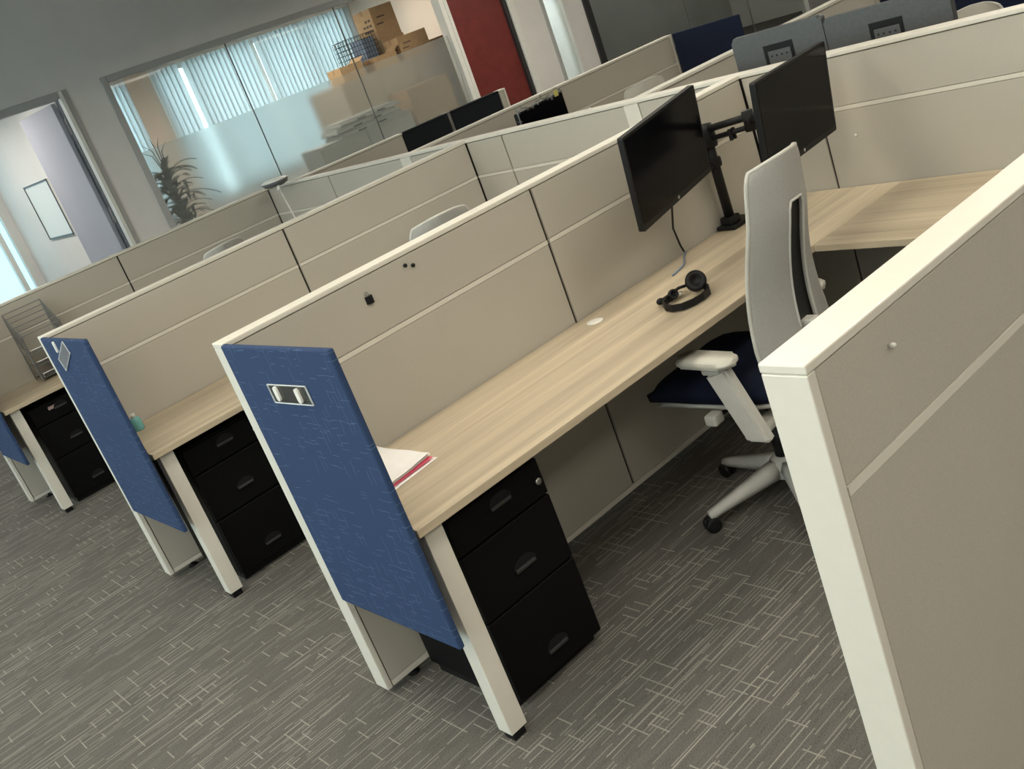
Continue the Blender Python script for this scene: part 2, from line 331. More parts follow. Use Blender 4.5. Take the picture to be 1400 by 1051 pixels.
# office glass wall: frame, three panes, each with a frosted lower film
w1 = struct('window_1', 'office glass wall with frosted film on its lower part')
fr = .055
box('frame', (GX0-.06, GX0+.004, WY-.02, WY+.13, .12, HEAD+.06), 'trimgrey', w1, .004)
box('frame', (GX1-.006, GX1+.06, WY-.02, WY+.13, .12, HEAD+.06), 'white2', w1, .004)
box('frame', (GX0+.004, GX1-.006, WY-.02, WY+.13, HEAD-.004, HEAD+.06), 'trimgrey', w1, .004)
box('frame', (GX0, GX0+.018, WY+.03, WY+.09, .12, HEAD), 'white2', w1)
box('frame', (GX0, GX1, WY-.02, WY+.13, .08, .14), 'trimgrey', w1, .004)
px = [GX0+.018, 4.35, 5.79, GX1-.006]
for i in range(3):
    p = box('pane', (px[i]+.003, px[i+1]-.003, WY+.054, WY+.062, .14, HEAD), 'glass', w1)
    box('frosted_film', (px[i]+.003, px[i+1]-.003, WY+.048, WY+.053, .14, 1.812), 'film', p)
for x in px[1:3]: box('joint', (x-.004, x+.004, WY+.048, WY+.064, .14, HEAD), 'handle', w1)
# open door
d1 = struct('door_1', 'open office door painted pale lavender grey')
for b, m_ in (((D1X1-.004, D1X1+.035, WY-.03, WY+.15, 0, HEAD+.06), 'white2'), ((D1X1+.035, D1X1+.085, WY-.015, WY+.0, 0, HEAD+.06), 'trimgrey'), ((D1X0-.06, D1X0+.004, WY-.03, WY+.15, 0, HEAD+.06), 'trimgrey'), ((D1X0+.004, D1X1-.004, WY-.03, WY+.15, HEAD-.004, HEAD+.06), 'trimgrey'), ((D1X1-.010, D1X1-.004, WY+.06, WY+.15, 0, HEAD-.004), 'gapshade')):  # last, dark strip stands in for shade in the hinge gap
    box('door_frame', b, m_, d1, .004)
L = bpy.data.objects.new('door_leaf_pivot', None)
bm = bmesh.new(); bm_box(bm, -.045, 0, 0, .90, .01, HEAD-.015, .003)
bm.transform(Matrix.Translation((D1X1-.012, WY+.165, 0)) @ Matrix.Rotation(math.radians(5.5), 4, 'Z'))
lf = mesh_obj('door_leaf', bm, 'lav', d1)
for z in (.35, 1.28, 2.20): box('hinge', (D1X1-.018, D1X1-.0105, WY+.085, WY+.15, z, z+.16), 'chrome', d1, .002)
bpy.data.objects.remove(L)
# red door
d2 = struct('door_2', 'closed dark red wooden door in a white frame')
for b in ((GX1+.06, D2X0-.012, WY-.03, WY+.13, 0, HEAD+.06), (D2X1+.012, D2X1+.11, WY-.03, WY+.13, 0, HEAD+.06), (D2X0-.012, D2X1+.012, WY-.03, WY+.13, HEAD, HEAD+.06)):
    box('door_frame', b, 'white2', d2, .004)
box('door_stop', (D2X1-.04, D2X1+.012, WY+.0, WY+.10, 0, HEAD), 'handle', d2)
lf = box('door_leaf', (D2X0, D2X1-.03, WY+.05, WY+.095, .01, HEAD-.01), 'red', d2, .003)
for z in (.62, 1.42): box('hinge', (D2X1-.035, D2X1+.004, WY+.02, WY+.05, z, z+.16), 'chrome', d2, .003)
# narrow side window
w2 = struct('window_2', 'narrow bright window beside the red door')
box('frame', (SX0-.05, SX0+.004, WY-.02, WY+.13, .05, HEAD+.05), 'trimgrey', w2, .004); box('frame', (SX1-.004, SX1+.03, WY-.01, WY+.13, .05, HEAD+.05), 'white2', w2, .004)
box('frame', (SX0, SX1, WY-.02, WY+.13, HEAD, HEAD+.05), 'trimgrey', w2, .004); box('frame', (SX0, SX1, WY-.02, WY+.13, 0, .06), 'trimgrey', w2, .004)
box('pane', (SX0+.004, SX1-.004, WY+.05, WY+.056, .06, HEAD), 'film', w2)
# dark glass wall
w3 = struct('window_3', 'dark glass wall of an unlit meeting room')
box('frame', (KX0-.11, KX0+.004, WY-.03, WY+.13, .05, HEAD+.05), 'handle', w3, .004); box('frame', (KX1-.004, KX1+.09, WY-.03, WY+.13, .05, HEAD+.05), 'white2', w3, .004)
box('frame', (KX0, KX1, WY-.03, WY+.13, HEAD, HEAD+.05), 'handle', w3, .004); box('frame', (KX0, KX1, WY-.03, WY+.13, .05, .11), 'handle', w3, .004)
kx = [KX0+.004, 11.64, 13.1, KX1-.004]
for i in range(3): box('pane', (kx[i]+.003, kx[i+1]-.003, WY+.05, WY+.06, .11, HEAD), 'darkglass', w3)
for x in kx[1:3]: box('joint', (x-.006, x+.006, WY+.046, WY+.064, .11, HEAD), 'chrome', w3)
# exterior windows
for n_, x0, x1, z0, muls in ((4, .2, 2.46, .55, (2.28, 1.3)), (5, 2.95, 4.66, .8, (3.7,)), (6, 5.05, 8.45, .8, (5.62, 6.75, 7.6)), (7, 8.8, 9.45, .3, ())):
    w = struct('window_%d' % n_, 'white framed outside window')
    for b in ((x0, x0+.06), (x1-.06, x1)): box('frame', (b[0], b[1], REAR-.01, REAR+.1, z0, 2.75), 'white2', w)
    for z in (z0, 2.69): box('frame', (x0+.06, x1-.06, REAR-.01, REAR+.1, z, z+.06), 'white2', w)
    for x in muls: box('mullion', (x-.03, x+.03, REAR+.0, REAR+.1, z0+.06, 2.69), 'white2', w)
    box('pane', (x0+.06, x1-.06, REAR+.05, REAR+.056, z0+.06, 2.69), 'skydimglass' if n_ == 4 else 'glass', w)  # tinted pane behind the open door dims the bright sky
# blinds
def blind(x0, x1, zt, zb, ang, label, pitch=.080, skip=()):
    b = thing('vertical_blind', label, 'blind', (x0, REAR-.10, 0))
    box('head_rail', (x0, x1, REAR-.13, REAR-.07, zt, zt+.04), 'white2', b)
    bm = bmesh.new(); bm_box(bm, -.052, .052, -.001, .001, zb, zt); base = None; x = x0+.05; i = 0
    while x < x1-.03:
        if not any(a <= x <= c for a, c in skip):
            if base is None: s_ = base = mesh_obj('slat', bm, 'blind', b)
            else: s_ = base.copy(); COL.objects.link(s_); s_.parent = b
            s_.location = (x-x0, 0, 0); s_.rotation_euler = (0, 0, math.radians(ang+random.uniform(-5, 5)))
        x += pitch; i += 1
blind(5.05, 8.5, 2.76, .80, 12, 'white vertical blind across the wide office window', skip=((5.45, 5.53), (6.66, 6.74)))
blind(2.96, 4.66, 2.76, .80, 20, 'white vertical blind on the office window left of the beige pier')

# light panels added out of view: cubicle pendants, then room fill
for i, (x, y) in enumerate(LIGHT_SPOTS):
    t = thing('added_pendant', 'flat white pendant light panel added unseen over the cubicles', 'light', (x, y, LIGHT_Z), 0, 'added pendant light panels')
    for sx in (-.55, .55): tube('suspension_cable', [(sx, 0, -.001), (sx, 0, CEIL-LIGHT_Z)], .003, 'chrome', t, 6)
    box('housing', (-.6, .6, -.3, .3, -.010, 0), 'white2', t, world=False)
    for b in ((-.63, -.6, -.33, .33), (.6, .63, -.33, .33), (-.6, .6, -.33, -.3), (-.6, .6, .3, .33)): box('frame', (b[0], b[1], b[2], b[3], -.03, 0), 'white2', t, world=False)
    box('diffuser', (-.6, .6, -.3, .3, -.022, -.012), 'light', t, world=False)
for x, y in ((4.2, 9.2), (5.2, 8.4), (6.2, 10.2), (7.6, 9.9), (1.3, 10.4), (1.5, 8.9), (9.11, 9.3)):  # fill added to brighten the offices, a cool one behind the narrow window
    t = thing('office_fill', 'unseen square fill light panel added in the office behind the glass', 'light', (x, y, 2.80), 0, 'added office fill lights')
    for b in ((-.33, -.3, -.33, .33), (.3, .33, -.33, .33), (-.3, .3, -.33, -.3), (-.3, .3, .3, .33)): box('frame', (b[0], b[1], b[2], b[3], -.03, 0), 'white2', t, world=False)
    box('diffuser', (-.3, .3, -.3, .3, -.022, -.012), 'side_room_fill' if x > 9 else ('bright_fill' if x < 2 else 'office_fill'), t, world=False)

for x in (11.2, 13.8):  # fill added to brighten the unlit room behind the dark glass
    t = thing('meeting_fill', 'unseen dim fill panel added in the meeting room behind the dark glass', 'light', (x, 9.2, 2.80), 0, 'added meeting room fill lights')
    box('frame', (-.64, .64, -.34, .34, -.02, 0), 'white2', t, world=False); box('diffuser', (-.6, .6, -.3, .3, -.03, -.0205), 'dim_fill', t, world=False)

# ---------------------------------------------------------------- cubicle partitions
def wing(y, x0, x1, seams, label, group='wing partitions', endpost='lo', black=(), t=T, cap=True):
    """partition along X. y = -Y face; end post at x0 ('lo') or x1 ('hi')"""
    p = thing('cubicle_partition', label, 'partition', ((x0+x1)/2, y+t/2, 0), 0, group)
    PW = .020
    lo, hi = (x0+PW, x1) if endpost == 'lo' else (x0, x1-PW)
    ex = (x0, x0+PW) if endpost == 'lo' else (x1-PW, x1)
    box('end_post', (ex[0], ex[1], y, y+t, ZB, H-CAPH), 'white', p, .0025)
    if not black: box('top_cap', (x0, x1, y-.001, y+t+.001, H-CAPH, H), 'white', p, .003)
    else:
        box('top_cap', (x0, seams[0], y-.001, y+t+.001, H-CAPH, H), 'white', p, .003); box('top_cap', (seams[0], seams[-1], y-.001, y+t+.001, H-CAPH, H), 'black_fab', p, .003)
        box('top_cap', (seams[-1], x1, y-.001, y+t+.001, H-CAPH, H), 'white', p, .003); box('divider_post', (seams[1]-.014, seams[1]+.014, y-.004, y+t+.004, ZB, H+.004), 'chrome', p)
    box('core', (lo, hi, y+.012, y+t-.012, ZB+.01, H-CAPH), 'reveal', p)
    box('bottom_rail', (lo+.004, hi, y+.003, y+t-.003, ZB, ZB+.02), 'white', p, .002)
    ed = [lo+.004]+list(seams)+[hi]
    for side in (0, 1):
        ya, yb = (y+.003, y+.013) if side == 0 else (y+t-.013, y+t-.003)
        ys, ye = (y+.0015, y+.013) if side == 0 else (y+t-.013, y+t-.0015)
        for i in range(len(ed)-1):
            a = ed[i]+(.006 if i else 0); b = ed[i+1]-(.006 if i < len(ed)-2 else .002)
            m_ = 'black_fab' if i in black else 'grey'
            box('fabric_tile', (a, b, ya, yb, ZB+.022, ZS0-.0015), m_, p, .0015, 1)
            box('fabric_tile', (a, b, ya, yb, ZS1+.0015, H-CAPH-.003), m_, p, .0015, 1)
            if i not in black: box('trim_strip', (a, b, ys, ye, ZS0, ZS1), 'white', p)
    for s_ in (x0+.12, x1-.25):
        lathe('levelling_foot', [(.022, 0), (.022, .008), (.008, .010), (.008, ZB+.002)], 'blackpl', p, 12, (s_-p.location.x, 0, 0))
    return p
wing(YA, 0, XL, [1.234], 'grey cubicle partition behind the desk with the headset and twin monitors')
wing(YB_, 0, XL, [1.237], 'grey cubicle partition behind the desk with the small teal bottle')
wing(YC_, 0, XL, [1.23], 'grey cubicle partition behind the desk with the wire organiser')
wing(YN, 0, XL, [1.234], 'grey cubicle partition without a blue end panel, behind the swivel chair', t=.076)
wing(2.495, XR, 5.02, [3.77], 'grey partition beyond the spine with a tissue box in front', 'partitions beyond the spine', 'hi')
wing(.595, XR, 4.6, [3.77], 'grey partition beyond the spine next to the black monitor backs', 'partitions beyond the spine', 'hi')
wing(4.08, XR, 4.68, [3.55, 4.035, 4.60], 'partition beyond the spine with black fabric tiles near its end', 'partitions beyond the spine', 'hi', black=(1, 2))
# spine
sp_ = thing('spine_partition', 'long grey spine partition crossing behind all the desks', 'partition', (XL+.036, 1.3, 0))
SY0, SY1 = -3.6, YC_+T
box('top_cap', (XL-.001, XR+.001, SY0, SY1, H-CAPH+.0005, H+.0005), 'white', sp_, .003)
box('core', (XL+.012, XR-.012, SY0, SY1, ZB+.01, H-CAPH), 'reveal', sp_)
def spine_run(y0, y1, side):
    xa, xb = (XL+.003, XL+.013) if side == 0 else (XR-.013, XR-.003)
    xs, xe = (XL+.0015, XL+.013) if side == 0 else (XR-.013, XR-.0015)
    box('fabric_tile', (xa, xb, y0, y1, ZB+.022, ZS0-.0015), 'grey', sp_, .0015, 1)
    box('fabric_tile', (xa, xb, y0, y1, ZS1+.0015, H-CAPH-.003), 'grey', sp_, .0015, 1)
    box('trim_strip', (xs, xe, y0, y1, ZS0, ZS1), 'white', sp_)
    box('bottom_rail', (xa, xb, y0, y1, ZB, ZB+.02), 'white', sp_)
g_ = .005
for y0, y1 in ((SY0, YN-g_), (YN+.076+g_, -1.545-g_), (-1.545+g_, -.325-g_), (-.325+g_, YA-g_), (T+g_, .583-g_), (.673, 1.59-g_), (1.59+g_, YB_-g_), (YB_+T+g_, 2.475-g_), (2.585, 3.49-g_), (3.49+g_, YC_-g_)):
    spine_run(y0, y1, 0)
for y0, y1 in ((SY0, -1.3), (-1.23, .595-g_), (.595+T+g_, 2.495-g_), (2.495+T+g_, 4.08-g_), (4.08+T+g_, SY1)): spine_run(y0, y1, 1)
for y0, y1 in ((.583, .673), (2.475, 2.585)): box('junction_post', (XL+.001, XL+.014, y0, y1, ZB, H-CAPH), 'white', sp_, .002)
for y in (-3, .3, 3.2): lathe('levelling_foot', [(.022, 0), (.022, .008), (.008, .010), (.008, ZB+.012)], 'blackpl', sp_, 12, (0, y-1.3, 0))

# blue fabric end panels
def end_panel(x, y, label, sgn=1, z0=.392, y1=-.628, thick=.019, m_='blue'):
    xa, xb = (x-.012, x-.012+thick) if sgn > 0 else (x+.012-thick, x+.012)
    p = thing('fabric_end_panel', label, 'panel', (x, y-.3, z0))
    box('padded_board', (xa, xb, y+y1, y-.010, z0, 1.2585), m_, p, .006, 3)
    for z in (.62, 1.1): box('mount_bracket', (max(xa+.004, x+.0), xb-.002, y-.0099, y-.0005, z, z+.06), 'handle', p)
    return p
end_panel(0, YA, 'blue patterned fabric panel with a clear name holder held by two white clips')
end_panel(0, YB_, 'blue fabric panel with a crooked clear name holder and one loose white clip')
end_panel(0, YC_, 'blue fabric end panel beside the desk with the wire organiser')
end_panel(5.02, 2.495, 'shaded blue fabric panel ending the partition beyond the spine, before the dark glass', -1, y1=-.62, m_='shadedblue')
end_panel(4.6, .595, 'shaded blue fabric panel behind the black monitor backs beyond the spine', -1, y1=-1.25, m_='shadedblue')

# name holders
def holder(x, y, z, w, h, rot, label, clips, insert=True):
    t = thing('name_holder', label, 'sign holder', (x, y, z)); t.rotation_euler = (rot, 0, 0)
    if insert: box('card_insert', (-.0012, 0, -w/2+.006, w/2-.006, -h/2+.004, h/2-.004), 'handle', t, world=False)
    box('acrylic_plate', (-.0042, -.0014, -w/2, w/2, -h/2, h/2), 'acrylic', t, world=False)
    for b in ((-w/2, w/2, h/2-.0022, h/2), (-w/2, w/2, -h/2, -h/2+.0022), (-w/2, -w/2+.0022, -h/2, h/2), (w/2-.0022, w/2, -h/2, h/2)):
        box('bright_edge', (-.0048, -.0012, b[0], b[1], b[2], b[3]), 'edge', t, world=False)
    for cy, cz in clips:
        bm = bmesh.new(); bm_prism(bm, rrect(.020, .042, .0095), 0, .006)
        bm.transform(Matrix.Translation((-.0049, cy, cz)) @ Matrix.Rotation(math.radians(-90), 4, 'Y') @ Matrix.Rotation(math.radians(90), 4, 'Z'))
        mesh_obj('clip', bm, 'white2', t)
    return t
holder(-.0125, -.327, 1.127, .222, .056, math.radians(-1.5), 'clear name holder with two white clips on a blue panel', ((.062, .003), (-.06, .001)))
holder(-.0125, YB_-.267, 1.183, .215, .06, math.radians(-23.5), 'clear name holder hanging crooked on a blue panel', (), False)
bm = bmesh.new(); bm_prism(bm, rrect(.022, .05, .010), 0, .006); bm.transform(Matrix.Translation((-.0125, YB_-.205, 1.224)) @ Matrix.Rotation(math.radians(-90), 4, 'Y') @ Matrix.Rotation(math.radians(90), 4, 'Z'))
tag(mesh_obj('loose_clip', bm, 'white2'), 'loose white clip next to the crooked name holder', 'clip')

# ---------------------------------------------------------------- desks
def desk(y, ret_to, label, grommet=True):
    t = thing('desk', label, 'desk', (1.2, y-.3, 0), 0, 'cubicle desks')
    top = box('worktop', (.0235, XL-.0015, y-DD, y-.001, DZ-DT, DZ), 'wood_x', t, .0015, 1)
    box('return_worktop', (1.843, XL-.0015, ret_to, y-DD-.0008, DZ-DT, DZ), 'wood_y', t, .0015, 1)
    leg = box('leg', (.0534, .1135, y-.5702, y-.510, ZB, DZ-DT), 'white', t, .002)
    box('leg_foot', (.062, .105, y-.562, y-.518, 0, ZB), 'blackpl', leg)
    box('support_beam', (.1135, 1.84, y-.20, y-.16, DZ-DT-.045, DZ-DT), 'blackpl', t)
    box('leg_bracket', (.1135, .17, y-.56, y-.20, DZ-DT-.010, DZ-DT), 'blackpl', t)
    for yy in (ret_to+.12, y-.95): box('return_support', (XL-.45, XL-.01, yy, yy+.03, DZ-DT-.04, DZ-DT), 'blackpl', t)
    if grommet:
        lathe('grommet', [(.030, 0), (.031, .002), (.027, .0035), (.001, .0036)], 'white2', t, 28, (1.2335-1.2, -.092+.3, DZ))
    return t
desk(YA, YN+.076+.002, 'light oak L-shaped desk holding the headset and twin monitor arm')
desk(YB_, YA+T+.002, 'light oak desk holding the small teal bottle')
desk(YC_, YB_+T+.002, 'light oak desk holding the wire organiser')

# black file pedestals
def pedestal(y, label, tag_label=False):
    x0, x1, yf, yr, zt = .158, .512, y-.50, y-.035, .655
    t = thing('file_pedestal', label, 'cabinet', ((x0+x1)/2, (yf+yr)/2, 0), 0, 'black file pedestals under the desks')
    box('body', (x0, x1, yf+.02, yr, .035, zt), 'black', t, .006)
    box('plinth', (x0+.012, x1-.012, yf+.04, yr-.02, 0, .035), 'blackpl', t)
    for i, (z0, z1, hz) in enumerate(((.04, .308, .125), (.314, .53, .412), (.536, zt-.004, .622))):
        d = box('drawer', (x0+.002, x1-.002, yf, yf+.0195, z0, z1), 'black', t, .004)
        bm = bmesh.new()
        pts = [(.043*math.cos(math.radians(a)), .030*math.sin(math.radians(a))) for a in range(0, 181, 15)]
        bm_prism(bm, pts, 0, .003); bm.transform(Matrix.Translation((.345-t.location.x, yf-t.location.y, hz-.018)) @ Matrix.Rotation(math.radians(90), 4, 'X'))
        pl = mesh_obj('pull_recess', bm, 'blackpl', d)
        box('pull_lip', (.345-.040, .345+.036, yf-.009, yf-.0005, hz-.026, hz-.015), 'handle', d, .002)
    lathe('lock', [(.011, 0), (.011, .006), (.006, .007), (.001, .007)], 'chrome', t, 14, mtx=Matrix.Translation((.488-t.location.x, yf-t.location.y, .585)) @ Matrix.Rotation(math.radians(90), 4, 'X'))
    if tag_label: box('sticker', (.27, .33, yf-.0012, yf-.0002, .605, .625), 'label', t)
    return t
pedestal(YA, 'black three-drawer file pedestal under the desk with the headset')
pedestal(YB_, 'black file pedestal under the desk with the teal bottle')
pedestal(YC_, 'black file pedestal with a small sticker under the wire organiser', True)

# ---------------------------------------------------------------- swivel chairs (local: faces +Y, origin on floor under hub)
def make_chair(label, shell='chairmesh'):
    t = thing('swivel_chair', label, 'chair', group=None)
    for k in range(5):
        a = math.radians(72*k+7)
        bm = bmesh.new(); n = 7
        rows = []
        for i in range(n+1):
            s_ = i/n; r = .045+s_*.275; w = .030-.013*s_; zt = .145-.070*s_; zb = zt-(.062-.036*s_)
            rows.append([bm.verts.new((r, w*.6, zt)), bm.verts.new((r, -w*.6, zt)), bm.verts.new((r, -w, (zt+zb)/2)), bm.verts.new((r, -w*.8, zb)), bm.verts.new((r, w*.8, zb)), bm.verts.new((r, w, (zt+zb)/2))])
        for p, q in zip(rows, rows[1:]):
            for j in range(6): bm.faces.new((p[j], p[(j+1) % 6], q[(j+1) % 6], q[j]))
        bm.faces.new(rows[0][::-1]); bm.faces.new(rows[-1])
        bm.transform(Matrix.Rotation(a, 4, 'Z')); lg = mesh_obj('base_leg', bm, 'chairgrey', t, True)
        bm = bmesh.new()
        for sx in (-1, 1):
            b2 = bmesh.new(); bm_lathe(b2, [(.018, -.009), (.027, -.007), (.028, 0), (.027, .007), (.018, .009)], 18)
            b2.transform(Matrix.Translation((.318, sx*.013, .028)) @ Matrix.Rotation(math.radians(90), 4, 'X'))
            me = bpy.data.meshes.new('tmp'); b2.to_mesh(me); bm.from_mesh(me); bpy.data.meshes.remove(me); b2.free()
        bm_box(bm, .302, .334, -.010, .010, .022, .058, .006)
        bm.transform(Matrix.Rotation(a, 4, 'Z')); mesh_obj('caster', bm, 'blackpl', lg, True)
    lathe('hub', [(.04, .075), (.052, .08), (.052, .14), (.035, .155), (.001, .156)], 'chairgrey', t)
    lathe('gas_column', [(.028, .15), (.028, .27), (.017, .275), (.017, .40), (.001, .401)], 'blackpl', t)
    m_ = box('tilt_mechanism', (-.09, .09, -.16, .12, .385, .446), 'blackpl', t, .012, world=False)
    # seat
    def slab(poly_w, y0, y1, z0, z1, bulge, mat, nm):
        bm = bmesh.new(); nx, ny = 10, 12; top = []; bot = []
        for j in range(ny+1):
            v = j/ny; y = y0+(y1-y0)*v; hw = poly_w*(1-.16*abs(2*v-1)**3.5); tr, br_ = [], []
            for i in range(nx+1):
                u = 2*i/nx-1; ed = (1-abs(u)**6)*(1-abs(2*v-1)**8)
                drop = -.030*max(0, v-.72)/.28*max(0, v-.72)/.28
                z = z0+(z1-z0)*(.45+.55*ed)+drop+bulge*u*u
                tr.append(bm.verts.new((u*hw, y, z))); br_.append(bm.verts.new((u*hw*.97, y, z0+drop*.7)))
            top.append(tr); bot.append(br_)
        for j in range(ny):
            for i in range(nx):
                bm.faces.new((top[j][i], top[j][i+1], top[j+1][i+1], top[j+1][i])); bm.faces.new((bot[j][i], bot[j+1][i], bot[j+1][i+1], bot[j][i+1]))
        for j in range(ny):
            bm.faces.new((top[j][0], top[j+1][0], bot[j+1][0], bot[j][0])); bm.faces.new((top[j][nx], bot[j][nx], bot[j+1][nx], top[j+1][nx]))
        for i in range(nx):
            bm.faces.new((top[0][i], bot[0][i], bot[0][i+1], top[0][i+1])); bm.faces.new((top[ny][i], top[ny][i+1], bot[ny][i+1], bot[ny][i]))
        return mesh_obj(nm, bm, mat, t, True)
    slab(.225, -.20, .32, .445, .466, .004, 'chairgrey', 'seat_pan')
    slab(.235, -.21, .335, .467, .535, .010, 'navy', 'seat_cushion')
    box('seat_lever', (-.262, -.210, .02, .065, .402, .440), 'chairgrey', t, .008, world=False)
    tube('lever_rod', [(-.09, .04, .41), (-.23, .04, .418)], .008, 'blackpl', t)
    # arms
    for sx in (-1, 1):
        bm = bmesh.new()
        prof = [(-.090, .355), (-.005, .355), (.082, .585), (.000, .610)]
        bm_prism(bm, [(p[0], p[1]) for p in prof], -.022, .022, None)
        bmesh.ops.bevel(bm, geom=bm.edges[:], offset=.009, segments=2, affect='EDGES')
        # prism is (y,z) in plane: rotate so x->y, y->z
        bm.transform(Matrix(((0, 0, 1, sx*.275), (1, 0, 0, -.10), (0, 1, 0, .02), (0, 0, 0, 1))))
        arm = mesh_obj('arm_support', bm, 'chairgrey', t)
        bm = bmesh.new(); bm_box(bm, sx*.09 if sx > 0 else -.29, .29 if sx > 0 else -.09, -.155, -.095, .375, .408, .010); mesh_obj('arm_bracket', bm, 'chairgrey', arm)
        bm = bmesh.new(); bm_box(bm, sx*.275-.02, sx*.275+.02, -.080, -.01, .605, .638, .008); mesh_obj('arm_neck', bm, 'chairgrey', arm)
        bm = bmesh.new(); pts = rrect(.088, .225, .038, 6); bm_prism(bm, pts, .636, .660)
        bmesh.ops.bevel(bm, geom=[e for e in bm.edges if abs(e.verts[0].co.z-e.verts[1].co.z) < 1e-5], offset=.007, segments=2, affect='EDGES')
        bm.transform(Matrix.Translation((sx*.270, -.025, 0)) @ Matrix.Rotation(math.radians(6*sx), 4, 'Z')); mesh_obj('arm_pad', bm, 'chairpad', arm, True)
    # back shell: convex rear, central slot
    us = [-1, -.93, -.82, -.68, -.52, -.40, -.31, -.255, -.215, .215, .255, .31, .40, .52, .68, .82, .93, 1]
    zs = [.50, .515, .54, .57, .60, .622, .64, .66, .70, .74, .78, .82, .86, .90, .94, .985, 1.02, 1.04, 1.058, 1.075, 1.10, 1.13, 1.155, 1.172, 1.182, 1.188]
    def hw(z):
        v = (z-.50)/.688
        w = .208-.066*max(0, v-.20)/.80
        if v < .12: w *= .80+.20*math.sqrt(1-(1-v/.12)**2)
        if v > .93: w *= 1-.10*((v-.93)/.07)**2.2
        return w
    def yo(z):
        v = (z-.50)/.688
        return -.224-.075*v+.030*math.sin(math.pi*min(1, v*1.35))-.035*v*v+.06*(z-.8)
    def P(u, z, d=0): return Vector((u*hw(z), yo(z)+.064*u*u+d, z-.020*u*u*max(0, (z-1.0))/.188))
    th = .012
    def in_slot(i, j): return abs(us[i]) <= .216 and abs(us[i+1]) <= .216 and zs[j] >= .621 and zs[j+1] <= 1.041
    bm = bmesh.new(); F = [[bm.verts.new(P(u, z, 0)) for u in us] for z in zs]; B = [[bm.verts.new(P(u, z, -th)) for u in us] for z in zs]
    nu, nz = len(us)-1, len(zs)-1
    for j in range(nz):
        for i in range(nu):
            if in_slot(i, j): continue
            bm.faces.new((F[j][i], F[j][i+1], F[j+1][i+1], F[j+1][i])); bm.faces.new((B[j][i], B[j+1][i], B[j+1][i+1], B[j][i+1]))
            for (di, dj, a, b) in ((-1, 0, (j, i), (j+1, i)), (1, 0, (j, i+1), (j+1, i+1)), (0, -1, (j, i), (j, i+1)), (0, 1, (j+1, i), (j+1, i+1))):
                ii, jj = i+di, j+dj
                if ii < 0 or ii >= nu or jj < 0 or jj >= nz or in_slot(ii, jj):
                    try: bm.faces.new((F[a[0]][a[1]], F[b[0]][b[1]], B[b[0]][b[1]], B[a[0]][a[1]]))
                    except ValueError: pass
    bk = mesh_obj('back_shell', bm, shell, t, True)
    md = bk.modifiers.new('s', 'SUBSURF'); md.levels = md.render_levels = 1
    # slot rim, dark mesh, rear bracket, outline welt
    rim = [P(-.235, z, -th) for z in zs if .63 <= z <= 1.025]; top = [P(u, 1.042, -th) for u in (-.18, 0, .18)]; rr = [P(.235, z, -th) for z in reversed(zs) if .63 <= z <= 1.025]; bt = [P(u, .618, -th) for u in (.18, 0, -.18)]
    loop = rim+top+rr+bt+[rim[0]]
    tube('slot_rim', loop, .0045, 'chairgrey', bk, 6)
    bm = bmesh.new()
    g1 = [[bm.verts.new(P(u, z, .004)) for u in (-.30, -.1, .1, .30)] for z in zs if .60 <= z <= 1.06]
    g2 = [[bm.verts.new(P(u, z, .010)) for u in (-.30, -.1, .1, .30)] for z in zs if .60 <= z <= 1.06]
    for g, fl in ((g1, 0), (g2, 1)):
        for a, b in zip(g, g[1:]):
            for i in range(3): bm.faces.new((a[i], a[i+1], b[i+1], b[i]))
    mesh_obj('lumbar_mesh', bm, 'blackmesh', bk)
    eu = [P(-1, z, -th/2) for z in zs]+[P(u, zs[-1], -th/2) for u in us[1:-1]]+[P(1, z, -th/2) for z in reversed(zs)]
    tube('edge_welt', eu, .0065, 'chairgrey', bk, 6)
    bm = bmesh.new(); bm_box(bm, -.026, .026, -.262, -.20, .60, .66, .010); bm_box(bm, -.035, .035, -.275, -.10, .40, .44, .012); bm_box(bm, -.028, .028, -.277, -.235, .41, .63, .012)
    mesh_obj('back_bracket', bm, 'chairgrey', t)
    return t
def place(t, x, y, deg): t.location = (x, y, 0); t.rotation_euler = (0, 0, math.radians(deg))
ch = make_chair('grey mesh-back swivel chair with navy seat pushed under the headset desk'); place(ch, 1.405, -.60, 4)
c2 = copy_tree(ch); place(c2, 1.34, .95, -8); c2['label'] = 'grey mesh-back chair at the desk with the teal bottle'
c3 = copy_tree(ch); place(c3, 1.33, 3.22, 6); c3['label'] = 'grey mesh-back chair at the desk with the wire organiser'
c4 = make_chair('cream mesh-back chair beyond the spine beside the tissue box', 'chairlight'); place(c4, 3.60, 1.76, -14)
c5 = copy_tree(c4); place(c5, 3.55, -.33, 92); c5.scale = (.93, .93, .93); c5['label'] = 'cream mesh-back chair beyond the spine beside the black monitor backs'

